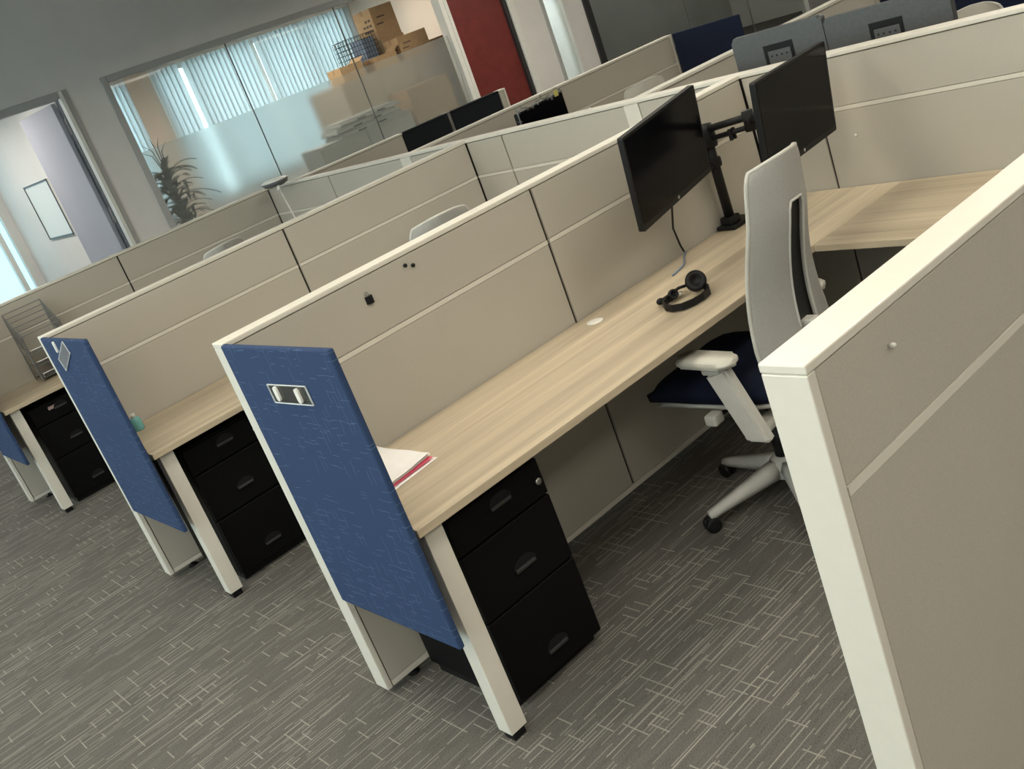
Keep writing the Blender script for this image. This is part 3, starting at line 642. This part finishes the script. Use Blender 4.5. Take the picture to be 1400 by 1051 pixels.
# ---------------------------------------------------------------- monitors
def monitor(label, w=.54, h=.325, plain_back=True):
    t = thing('monitor', label, 'monitor')
    bm = bmesh.new(); bm_prism(bm, rrect(w, h, .008), 0, .020); bm.transform(Matrix.Rotation(math.radians(90), 4, 'X')); bm.transform(Matrix.Translation((0, .020, 0)))
    body = mesh_obj('bezel_body', bm, 'blackpl', t)
    box('screen', (-w/2+.010, w/2-.010, -.0012, -.0002, -h/2+.022, h/2-.010), 'screen', t, world=False)
    bm = bmesh.new()
    r0 = rrect(w-.01, h-.01, .012); r1 = rrect(w-.12, h-.09, .03)
    a = [bm.verts.new((x, .020, z)) for x, z in r0]; b = [bm.verts.new((x, .050, z)) for x, z in r1]; n = len(a)
    for i in range(n): bm.faces.new((a[i], a[(i+1) % n], b[(i+1) % n], b[i]))
    bm.faces.new(b); bm.faces.new(a[::-1]); mesh_obj('rear_housing', bm, 'monback', t)
    bd = lathe('badge', [(.0065, 0), (.0065, .001), (.001, .0011)], 'chrome', t, 16, mtx=Matrix.Translation((0, -.0003, -h/2+.012)) @ Matrix.Rotation(math.radians(90), 4, 'X'))
    return t
def pose(t, loc, yaw, tilt, roll):
    # columns: u, -n, up  (local x, y, z) ; screen looks along local -Y
    n = Vector((math.sin(yaw)*math.cos(tilt), -math.cos(yaw)*math.cos(tilt), math.sin(tilt))); u = Vector((math.cos(yaw), math.sin(yaw), 0)); up = n.cross(u)
    if up.z < 0: up = -up
    u2 = u*math.cos(roll)+up*math.sin(roll); up2 = up*math.cos(roll)-u*math.sin(roll)
    m_ = Matrix((u2, -n, up2)).transposed().to_4x4(); m_.translation = Vector(loc); t.matrix_world = m_; return m_
m1 = monitor('black monitor on the twin arm, the one nearer the headset'); MW1 = pose(m1, (1.614, -.303, 1.182), .214, -.118, .057)
m2 = monitor('black monitor on the twin arm, the one nearer the desk corner'); MW2 = pose(m2, (2.042, -.541, 1.170), .132, -.104, 0)
# twin arm
A = thing('monitor_stand', 'black twin monitor arm clamped to the back of the desk', 'monitor stand', (2.115, -.052, DZ))
def L_(p): return Vector(p)-Vector((2.115, -.052, DZ))
bm = bmesh.new(); bm_box(bm, -.045, .10, -.045, .045, .001, .018, .004); bm_box(bm, -.03, .03, -.03, .03, .018, .05, .006); mesh_obj('base_clamp', bm, 'blackpl', A)
tube('pole', [(0, 0, .04), (0, 0, .42)], .020, 'blackpl', A, 16)
lathe('collar', [(.033, .335), (.036, .345), (.036, .405), (.030, .425), (.001, .43)], 'blackpl', A)
lathe('collar', [(.028, .255), (.030, .26), (.030, .285), (.028, .29)], 'blackpl', A)
tube('lock_knob', [(-.03, -.01, .27), (-.065, -.02, .268)], .011, 'blackpl', A)
h1 = MW1 @ Vector((0, .058, 0)); h2 = MW2 @ Vector((-.0, .058, 0))
for hh, MW, mid in ((h1, MW1, (1.86, -.070, 1.13)), (h2, MW2, (2.075, -.30, 1.145))):
    hh2 = MW @ Vector((0, .095, -.01))
    a_ = L_((2.115, -.052, 1.12)); m_ = L_(mid); e_ = L_(hh2)
    bm = bmesh.new(); bm_tube(bm, [a_+Vector((0, 0, .02)), m_+Vector((0, 0, .022))], .014, 10); bm_tube(bm, [a_-Vector((0, 0, .02)), m_-Vector((0, 0, .015))], .010, 10)
    sg = mesh_obj('arm_segment', bm, 'blackpl', A, True)
    bm = bmesh.new(); bm_tube(bm, [m_+Vector((0, 0, .004)), e_], .014, 10); bm_tube(bm, [m_-Vector((0, 0, .03)), m_+Vector((0, 0, .045))], .022, 12); mesh_obj('arm_segment', bm, 'blackpl', A, True)
    bm = bmesh.new(); bm_box(bm, -.055, .055, .0502, .056, -.055, .055, .003); bm_box(bm, -.022, .022, .056, .11, -.03, .03, .006)
    bm.transform(Matrix.Translation(-Vector((2.115, -.052, DZ))) @ MW); mesh_obj('mount_plate', bm, 'blackpl', A)
bm = bmesh.new()
for dx in (0, .022): bm_box(bm, -.045+dx, -.035+dx, -.155, -.14, .355, .40, .003)
mesh_obj('cable_clip', bm, 'blackpl', A)
# cables
b0 = MW1 @ Vector((.045, .054, -.125))
tag(tube('power_cable', [b0, b0+Vector((.01, .02, -.06)), (1.80, -.04, .86), (1.84, -.012, .775), (1.85, -.012, .745)], .004, 'blackpl'), 'black cable hanging from the monitor down to the desk', 'cable')
tag(tube('network_cable', [(1.85, -.018, .742), (1.80, -.05, .741), (1.74, -.10, .7395), (1.70, -.12, .7395), (1.62, -.14, .7395)], .0035, 'bluecable'), 'blue-grey network cable lying on the desk', 'cable')

# monitors seen from behind, beyond the spine
def back_monitor(label, y0, y1, zt, x, yaw):
    w = abs(y1-y0)
    t = thing('monitor', label, 'monitor', (x+.08, (y0+y1)/2, DZ)); t.rotation_euler = (0, 0, yaw)
    zc = zt-.165-DZ; hh = .33
    bm = bmesh.new(); bm_prism(bm, rrect(w, hh, .018), 0, .032)
    bmesh.ops.bevel(bm, geom=[e for e in bm.edges if e.verts[0].co.z < 1e-6 and e.verts[1].co.z < 1e-6], offset=.010, segments=3, affect='EDGES')
    bm.transform(Matrix(((0, 0, 1, -.032), (1, 0, 0, 0), (0, 1, 0, zc), (0, 0, 0, 1)))); mesh_obj('rear_housing', bm, 'monback', t)
    box('screen', (.0002, .002, -w/2+.012, w/2-.012, zc-.15, zc+.15), 'screen', t, world=False)
    rec = box('mount_recess', (-.0335, -.0325, -.075, .075, zc-.075, zc+.10), 'blackpl', t, world=False)
    box('mount_plate', (-.038, -.0336, -.06, .055, zc-.07, zc+.072), 'monback', rec, .002, world=False)
    bm = bmesh.new()
    for yy in (-.04, -.015, .012, .036):
        bm_tube(bm, [(-.0385, yy, zc+.05), (-.0405, yy, zc+.05)], .004, 8)
    mesh_obj('screw', bm, 'blackpl', rec)
    box('stand_neck', (-.075, -.038, -.03, .03, .02, zc-.02), 'chrome', t, .006, world=False)
    box('stand_foot', (-.14, .06, -.11, .11, 0.001, .02), 'blackpl', t, .006, world=False)
    return t
box_desk = thing('desk', 'desk beyond the spine under the black monitor backs', 'desk', (2.87, -.3, 0))
box('worktop', (XR+.002, 3.20, -1.2, .59, DZ-DT, DZ), 'wood_y', box_desk, .0015, 1)
for y in (-1.15, .5): box('leg', (3.12, 3.18, y, y+.06, 0, DZ-DT), 'white', box_desk, .002)
back_monitor('black monitor seen from behind over the spine, next to the grey partition', .335, -.125, 1.352, 2.86, .05)
back_monitor('black monitor seen from behind over the spine, next to the blue panel', -.135, -.69, 1.333, 2.86, -.02)
d_b = thing('desk', 'desk beyond the spine under the tissue box', 'desk', (3.6, 2.2, 0))
box('worktop', (XR+.002, 4.95, 1.88, 2.493, DZ-DT, DZ), 'wood_x', d_b, .0015, 1)
for x in (2.62, 4.86): box('leg', (x, x+.06, 1.92, 1.98, 0, DZ-DT), 'white', d_b, .002)
mt = thing('monitor', 'black monitor decorated with tinsel beyond the spine', 'monitor', (3.22, 2.08, DZ), math.radians(14))
bm = bmesh.new(); bm_prism(bm, rrect(.52, .33, .01), 0, .03); bm.transform(Matrix.Translation((0, .015, .36)) @ Matrix.Rotation(math.radians(90), 4, 'X')); mesh_obj('bezel_body', bm, 'blackpl', mt)
box('screen', (-.25, .25, -.0170, -.0155, .205, .515), 'screen', mt, world=False)
box('stand_neck', (-.03, .03, .015, .05, .015, .40), 'blackpl', mt, .004, world=False); box('stand_foot', (-.11, .11, -.07, .09, 0.001, .015), 'blackpl', mt, .004, world=False)
bm = bmesh.new(); pts = [(-.262, -.018, .27+.26*i/5) for i in range(6)]+[(-.262+.50*i/9, -.018, .534+.012*math.sin(i*1.7)) for i in range(1, 10)]
bm_tube(bm, pts, .004, 6)
for p in pts:
    for k in range(7):
        q = Vector(p)+Vector((random.uniform(-.024, .024), random.uniform(-.012, .004), random.uniform(-.024, .024))); bm_tube(bm, [p, q], .002, 4)
tn = mesh_obj('tinsel_trim', bm, 'wire', mt); tn['label'] = 'thin grey tinsel draped along the monitor edge'
box('yellow_flower', (.16, .20, -.03, -.0185, .51, .55), 'yellow', tn, .005, world=False)
# tissue box
tb = thing('tissue_box', 'white tissue box with a tissue pulled up on the desk beyond the spine', 'tissue box', (3.74, 2.25, DZ))
box('carton', (-.06, .06, -.06, .06, 0, .13), 'paper', tb, .003, world=False)
bm = bmesh.new(); rings = []
for j, (r, z) in enumerate(((.02, .128), (.045, .17), (.055, .22), (.045, .28), (.012, .33))):
    rings.append([bm.verts.new((r*(1+.35*random.uniform(-1, 1))*math.cos(k*math.pi/5)+.01*j, r*(1+.35*random.uniform(-1, 1))*math.sin(k*math.pi/5), z+random.uniform(-.012, .012))) for k in range(10)])
for a, b in zip(rings, rings[1:]):
    for k in range(10): bm.faces.new((a[k], a[(k+1) % 10], b[(k+1) % 10], b[k]))
bm.faces.new(rings[-1]); mesh_obj('tissue', bm, 'tissue', tb)

# ---------------------------------------------------------------- small things
# headset lying on the desk
hs = thing('headset', 'black headset with microphone boom lying on the oak desk', 'headset', (1.40, -.395, DZ))
def hl(x, y, z): return Vector((x-1.40, y+.395, z-DZ))
bm = bmesh.new(); path = [(1.415, -.330), (1.375, -.325), (1.335, -.340), (1.310, -.372), (1.302, -.410), (1.315, -.442), (1.350, -.462), (1.395, -.468), (1.440, -.458), (1.470, -.432), (1.482, -.40)]
rows = []
for i, (x, y) in enumerate(path):
    a = Vector(path[max(0, i-1)]); b = Vector(path[min(len(path)-1, i+1)]); d = (b-a).normalized(); n = Vector((-d.y, d.x))
    w = .0035
    rows.append([bm.verts.new(hl(x+n.x*w, y+n.y*w, DZ+.004)), bm.verts.new(hl(x+n.x*w, y+n.y*w, DZ+.028)), bm.verts.new(hl(x-n.x*w, y-n.y*w, DZ+.028)), bm.verts.new(hl(x-n.x*w, y-n.y*w, DZ+.004))])
for p, q in zip(rows, rows[1:]):
    for k in range(4): bm.faces.new((p[k], p[(k+1) % 4], q[(k+1) % 4], q[k]))
bm.faces.new(rows[0][::-1]); bm.faces.new(rows[-1]); mesh_obj('headband', bm, 'blackpl', hs)
def cup(c, r, rx, rz, nm):
    bm = bmesh.new(); bm_lathe(bm, [(r*.45, .0), (r*.8, .002), (r, .010), (r, .024), (r*.82, .032), (r*.55, .030), (r*.4, .020), (.001, .018)], 24)
    bm.transform(Matrix.Translation(hl(*c)) @ Matrix.Rotation(rz, 4, 'Z') @ Matrix.Rotation(rx, 4, 'X')); return mesh_obj(nm, bm, 'blackpl', hs, True)
cup((1.478, -.375, DZ+.034), .037, math.radians(62), math.radians(-40), 'ear_cup')
cup((1.405, -.322, DZ+.020), .018, math.radians(70), math.radians(-30), 'ear_cup')
tube('mic_boom', [hl(1.46, -.345, DZ+.03), hl(1.44, -.327, DZ+.03), hl(1.405, -.315, DZ+.022), hl(1.372, -.306, DZ+.018)], .0055, 'blackpl', hs)
bm = bmesh.new(); bmesh.ops.create_uvsphere(bm, u_segments=16, v_segments=10, radius=.013); bm.transform(Matrix.Translation(hl(1.362, -.302, DZ+.016)) @ Matrix.Diagonal((1.25, .9, .9, 1))); mesh_obj('microphone', bm, 'blackpl', hs, True)
bm = bmesh.new(); bm_box(bm, -.010, .010, -.012, .012, -.006, .006, .003); bm.transform(Matrix.Translation(hl(1.425, -.335, DZ+.014)) @ Matrix.Rotation(math.radians(40), 4, 'Z')); mesh_obj('slider', bm, 'chrome', hs)

# loose papers on the desk
for i, (rot, dx, dy, m_, lab) in enumerate(((7.5, .006, -.012, 'paper', 'lowest white sheet of the loose papers on the oak desk'), (5.5, .0, .0, 'pink', 'pink sheet between the white papers on the oak desk'), (8, -.002, .006, 'paper', 'white sheet lying on the pink sheet on the oak desk'), (4, .003, .012, 'paper', 'creased white sheet in the loose paper pile'), (6.3, -.006, .004, 'paper', 'topmost white sheet of the loose paper pile'))):
    bm = bmesh.new(); nx = 8; z = .0012+.0045*i; g = []
    for k in (0, 1):
        g.append([[bm.verts.new((-.108+.216*a/nx, -.140+.28*b/nx, (.0006 if k else 0)+(.009*max(0, b/nx-.55)*i/2+.004*i*max(0, a/nx-.6)+.0006*i*math.sin(b*1.3+i)*(1 if i else 0) if i else 0))) for a in range(nx+1)] for b in range(nx+1)])
    for k in (0, 1):
        for b in range(nx):
            for a in range(nx): bm.faces.new((g[k][b][a], g[k][b][a+1], g[k][b+1][a+1], g[k][b+1][a]))
    for a in range(nx):
        bm.faces.new((g[0][0][a], g[0][0][a+1], g[1][0][a+1], g[1][0][a])); bm.faces.new((g[0][nx][a], g[1][nx][a], g[1][nx][a+1], g[0][nx][a+1]))
        bm.faces.new((g[0][a][0], g[1][a][0], g[1][a+1][0], g[0][a+1][0])); bm.faces.new((g[0][a][nx], g[0][a+1][nx], g[1][a+1][nx], g[1][a][nx]))
    o = mesh_obj('paper_sheet', bm, m_); o.location = (.195+dx, -.165+dy, DZ+z); o.rotation_euler = (0, 0, math.radians(rot)); tag(o, lab, 'paper', 'loose papers on the desk')

# pins and clip on partition faces
def pin(x, y, z, r, mat, lab, d=(0, -1, 0), grp=None):
    bm = bmesh.new(); bm_lathe(bm, [(.0015, 0), (.0015, .004), (r, .005), (r, .010), (r*.7, .0125), (.001, .013)], 14)
    q = Vector((0, 0, 1)).rotation_difference(Vector(d)); bm.transform(q.to_matrix().to_4x4())
    o = mesh_obj('push_pin', bm, mat, None, True); o.location = (x, y, z); return tag(o, lab, 'push pin', grp)
pin(.648, .003, 1.2125, .0065, 'blackpl', 'black push pin, one of a pair under the cap of the partition', grp='pair of black pins')
pin(.6755, .003, 1.2015, .0065, 'blackpl', 'black push pin, one of a pair under the cap of the partition', grp='pair of black pins')
bc = thing('binder_clip', 'small black binder clip pinned to the grey partition above the desk', 'clip', (.487, .003, 1.170))
bm = bmesh.new(); bm_prism(bm, [(-.014, 0), (.014, 0), (.008, .012), (-.008, .012)], -.012, .012); bm.transform(Matrix(((1, 0, 0, 0), (0, -1, 0, 0), (0, 0, 1, 0), (0, 0, 0, 1)))); mesh_obj('clip_body', bm, 'blackpl', bc)
tube('wire_handle', [(-.006, -.004, .012), (-.010, -.006, .026), (-.002, -.006, .030), (.003, -.004, .012)], .001, 'chrome', bc, 6)
pin(.196, YN+.003, 1.1918, .0045, 'chairgrey', 'clear push pin on the grey partition without a blue panel')
pin(XL+.003, -.460, .938, .005, 'white2', 'tiny white push pin on the spine above the oak return desk', (-1, 0, 0))

# teal bottle
bt = thing('hand_gel_bottle', 'small teal gel bottle with white cap behind the blue panel', 'bottle', (.150, YB_-.130, DZ))
lathe('bottle_body', [(.022, 0), (.024, .004), (.024, .050), (.016, .060), (.010, .062), (.001, .0625)], 'teal', bt); lathe('cap', [(.010, .062), (.010, .078), (.007, .080), (.001, .0805)], 'white2', bt)

# wire organiser on the far desk
og = thing('wire_organiser', 'grey wire desk organiser with a shelf and letter trays', 'organiser', (.51, 4.25, DZ))
wr = .0042
def w_(nm, segs, r=wr, m_='wire', par=og):
    bm = bmesh.new()
    for s_ in segs: bm_tube(bm, s_, r, 6)
    return mesh_obj(nm, bm, m_, par)
x0, x1, y0, y1 = -.125, .125, -.09, .12
for i in range(6): w_('shelf_wire', [[(x0, y0+(y1-y0)*i/5, .31+.15*i/5), (x1, y0+(y1-y0)*i/5, .31+.15*i/5)]], .003)
for xx in (x0, x1):
    w_('side_wire', [[(xx, y0, .31), (xx, y1, .46)], [(xx, y0, .31), (xx, y0+.03, .20), (xx, y0+.03, .004)], [(xx, y1, .46), (xx, y1, .004)]])
    bm = bmesh.new(); bm_prism(bm, [(y0+.01, .312), (y1-.006, .448), (y1-.006, .30), (y0+.10, .20)], -.0012, .0012)
    bm.transform(Matrix(((0, 0, 1, xx), (1, 0, 0, 0), (0, 1, 0, 0), (0, 0, 0, 1)))); mesh_obj('side_plate', bm, 'wire', og)
for k, z in enumerate((.02, .10, .18)):
    tr = box('letter_tray', (x0+.006, x1-.006, y0, y1-.01, z, z+.0025), 'wire', og, world=False)
    w_('tray_lip', [[(x0+.006, y0, z+.004), (x0+.006, y0-.008, z+.03), (x1-.006, y0-.008, z+.03), (x1-.006, y0, z+.004)]], .004, 'chrome', tr)
w_('ladder_side', [[(x0-.01, y0+.01, .006), (x0-.01, y0+.01, .30)], [(x0-.01, y1-.05, .006), (x0-.01, y1-.05, .30)]]+[[(x0-.01, y0+.01, z), (x0-.01, y1-.05, z)] for z in (.06, .12, .18, .24)], .003)

# desk lamp with flat head over the spine corner
lp = thing('desk_lamp', 'white desk lamp with flat oval head and thin stem', 'lamp', (2.20, 3.62, DZ+.0012))
lathe('lamp_base', [(.09, 0), (.09, .012), (.02, .018), (.001, .0185)], 'white2', lp)
tube('lamp_stem', [(0, 0, .015), (.04, .10, .25), (.13, .34, .54)], .006, 'white2', lp)
tube('lamp_joint', [(.115, .32, .515), (.15, .36, .56)], .012, 'white2', lp)
bm = bmesh.new(); bm_lathe(bm, [(.120, 0), (.127, .004), (.10, .013), (.001, .017)], 28); bm.transform(Matrix.Translation((.16, .42, .575)) @ Matrix.Diagonal((.75, 1.05, 1, 1))); hd = mesh_obj('lamp_head', bm, 'white2', lp, True)
bm = bmesh.new(); bm_lathe(bm, [(.07, -.038), (.105, -.028), (.124, 0), (.001, -.0002)], 28); bm.transform(Matrix.Translation((.16, .42, .575)) @ Matrix.Diagonal((.75, 1.05, 1, 1))); mesh_obj('lamp_bowl', bm, 'monback', hd, True)

# ---------------------------------------------------------------- the office behind the glass
def file_cab(x0, x1, y0, y1, zt, label):
    t = thing('file_cabinet', label, 'cabinet', ((x0+x1)/2, (y0+y1)/2, 0))
    box('body', (x0, x1, y0, y1, 0, zt), 'filecab', t, .006)
    n = 3
    for k in range(n): box('drawer', (x0+.015, x1-.015, y0-.012, y0-.0005, .05+k*(zt-.07)/n, .035+(k+1)*(zt-.07)/n), 'filecab', t, .004)
    return t
file_cab(4.98, 5.66, 7.93, 8.38, 1.16, 'grey file cabinet behind the frosted glass, on the plant side')
file_cab(5.67, 6.36, 7.93, 8.38, 1.16, 'grey file cabinet behind the frosted glass, on the carton side')
for x0, x1, z0, z1, lab in ((5.30, 6.30, 1.16, 1.215, 'lowest folded cardboard sheet on the grey file cabinets'), (5.26, 6.22, 1.225, 1.275, 'middle folded cardboard sheet on the grey file cabinets'), (5.34, 6.26, 1.285, 1.335, 'topmost folded cardboard sheet on the grey file cabinets')):
    t = thing('folded_carton', lab, 'carton', ((x0+x1)/2, 8.1, z0))
    box('panel', (x0, x1, 7.90, 8.30, z0, (z0+z1)/2), 'filecab', t, .004); box('panel', (x0+.03, x1-.05, 7.93, 8.32, (z0+z1)/2, z1), 'filecab', t, .004)
    for xx in (x0+.25, x0+.55): box('hand_slot', (xx, xx+.12, 7.897, 7.9, z0+.005, z0+.022), 'blackpl', t)
    if z1 < 1.3: box('spacer', (x0+.1, x1-.1, 7.98, 8.28, z1, z1+.010), 'filecab', t)
file_box = box('storage_box', (6.45, 7.13, 7.98, 8.38, 0, 1.39), 'carddark', None, .004); tag(file_box, 'tall brown carton behind the frosted glass near the red door', 'carton')
cb = thing('tall_cabinet', 'dark brown cabinet carrying the cartons in the office', 'cabinet', (6.7, 8.9, 0))
box('body', (5.9, 7.6, 8.46, 9.32, 0, 1.72), 'darkcab', cb, .004)
for x in (5.92, 6.48, 7.04): box('door', (x, x+.54, 8.444, 8.459, .08, 1.70), 'darkcab', cb, .003)
bs = thing('bookcase', 'tan bookcase against the office side wall', 'bookcase', (8.05, 9.2, 0))
for b in ((7.62, 7.65, 8.75, 9.15, 0, 1.84), (8.52, 8.55, 8.75, 9.15, 0, 1.84)): box('side_panel', b, 'card', bs)
for z in (.05, .5, .95, 1.4, 1.815): box('shelf', (7.65, 8.52, 8.75, 9.15, z, z+.025), 'card', bs)
box('back_panel', (7.65, 8.52, 9.14, 9.155, .05, 1.84), 'card', bs)
def carton(x0, x1, y0, y1, z0, z1, label, flap=False, marks=True, m_='card'):
    t = thing('cardboard_box', label, 'carton', ((x0+x1)/2, (y0+y1)/2, z0), 0)
    box('box_body', (x0, x1, y0, y1, z0, z1), m_, t, .004)
    box('tape', (x0-.001, x1+.001, (y0+y1)/2-.03, (y0+y1)/2+.03, z1-.06, z1+.0015), 'carddark', t)
    if marks:
        for k in range(3):
            for j in range(3-k//2): box('printed_mark', (x0-.0012, x0-.0002, y0+.06+j*.075, y0+.115+j*.075, z0+(z1-z0)*(.30+.16*k), z0+(z1-z0)*(.37+.16*k)), 'ink', t)
        for k in range(2): box('printed_mark', (x0+.04+.03*k, x0+.15+.05*k, y0-.0012, y0-.0002, z0+(z1-z0)*(.45+.2*k), z0+(z1-z0)*(.49+.2*k)), 'ink', t)
    if flap:
        bm = bmesh.new(); bm_box(bm, -.0, .075, -.002, .002, 0, (y1-y0)*.9); bm.transform(Matrix.Translation((x1-t.location.x, y0+.02-t.location.y, z1-z0)) @ Matrix.Rotation(math.radians(-90), 4, 'X') @ Matrix.Rotation(math.radians(-35), 4, 'Z')); mesh_obj('flap', bm, m_, t)
    return t
carton(6.95, 7.43, 8.50, 8.84, 1.72, 2.005, 'cardboard box with printed marks on the dark cabinet, lower front')
carton(6.98, 7.35, 8.87, 9.29, 1.72, 2.05, 'cardboard box under the topmost carton on the dark cabinet', marks=False)
carton(6.97, 7.34, 8.88, 9.28, 2.052, 2.46, 'topmost cardboard box with lettered side on the carton stack')
carton(5.98, 6.32, 8.48, 8.80, 1.72, 1.905, 'small low cardboard box on the dark cabinet near the blind', True, False)
carton(6.50, 6.86, 8.48, 8.74, 1.72, 1.875, 'low open carton between the wire basket and the printed box', True, False)
bk_ = thing('wire_basket', 'black wire basket with blue folders on the dark cabinet', 'basket', (6.66, 9.0, 1.722))
bm = bmesh.new(); bx0, bx1, by0, by1, bh = -.22, .22, -.18, .18, .47
for k in range(9):
    z = .004+bh*k/8; bm_tube(bm, [(bx0, by0, z), (bx1, by0, z), (bx1, by1, z), (bx0, by1, z), (bx0, by0, z)], .003, 5)
for k in range(11):
    x = bx0+(bx1-bx0)*k/10
    for y in (by0, by1): bm_tube(bm, [(x, y, .003), (x, y, bh)], .003, 5)
for k in range(1, 9):
    y = by0+(by1-by0)*k/9
    for x in (bx0, bx1): bm_tube(bm, [(x, y, .003), (x, y, bh)], .003, 5)
mesh_obj('wire_cage', bm, 'blackpl', bk_)
fo = box('folder_stack', (6.68, 6.86, 8.85, 9.15, 1.725, 2.14), 'bluecable', None, .004); tag(fo, 'blue-grey folders standing in the wire basket', 'folders')
# potted plant by the glass
pp = thing('potted_plant', 'dark green potted plant behind the frosted glass beside the office door', 'plant', (3.22, 8.06, 0))
lathe('pot', [(.13, 0), (.16, .30), (.165, .32), (.14, .32), (.13, .28), (.001, .28)], 'pot', pp)
tube('trunk', [(0, 0, .26), (.02, .01, .8), (0, 0, 1.35)], [.022, .018, .012], 'pot', pp)
for k in range(190):
    a = k*2.399; zb = .35+1.2*(k/190); Lf = random.uniform(.30, .52); el = math.radians(random.uniform(15, 65)); wl = random.uniform(.026, .05)
    bm = bmesh.new(); rows = []
    for i in range(8):
        s_ = i/7; r = Lf*s_*math.cos(el)*1.0; z = zb+Lf*s_*math.sin(el)-.22*s_*s_*Lf/.4; w = wl*math.sin(math.pi*min(1, .08+s_*.92))**.8+.001
        d = Vector((math.cos(a), math.sin(a), 0)); n = Vector((-math.sin(a), math.cos(a), 0))
        if (d*r).y < -.14: r = .14/abs(d.y)
        if (d*r).x < -.21: r = .21/abs(d.x)
        c0 = d*r+Vector((0, 0, z)); rows.append([bm.verts.new(c0-n*w+Vector((0, 0, .008))), bm.verts.new(c0), bm.verts.new(c0+n*w+Vector((0, 0, .008)))])
    for p, q in zip(rows, rows[1:]):
        for j in (0, 1): bm.faces.new((p[j], p[j+1], q[j+1], q[j]))
    mesh_obj('leaf', bm, 'leaf', pp, True)
for k, (dx, dz) in enumerate(((-.10, .42), (-.02, .46), (.05, .44), (.09, .38), (-.14, .36))):
    tube('leaf_tip', [(-.02, -.1, 1.45), (-.02+dx*.5, -.12, 1.45+dz*.8), (-.02+dx*1.3, -.13, 1.45+dz)], [.006, .005, .001], 'leaf', pp, 6)

# whiteboard in the office with the open door
wb = thing('whiteboard', 'thin framed whiteboard on the white wall of the office with the open door', 'whiteboard', (2.51, 10.03, 1.58))
box('board', (2.508, 2.5195, 9.53, 10.53, 1.25, 1.92), 'white2', wb)
for b in ((9.53, 10.53, 1.90, 1.92), (9.53, 10.53, 1.25, 1.27), (9.53, 9.55, 1.25, 1.92), (10.51, 10.53, 1.25, 1.92)): box('frame', (2.500, 2.5085, b[0], b[1], b[2], b[3]), 'handle', wb)
bpy.context.view_layer.update()
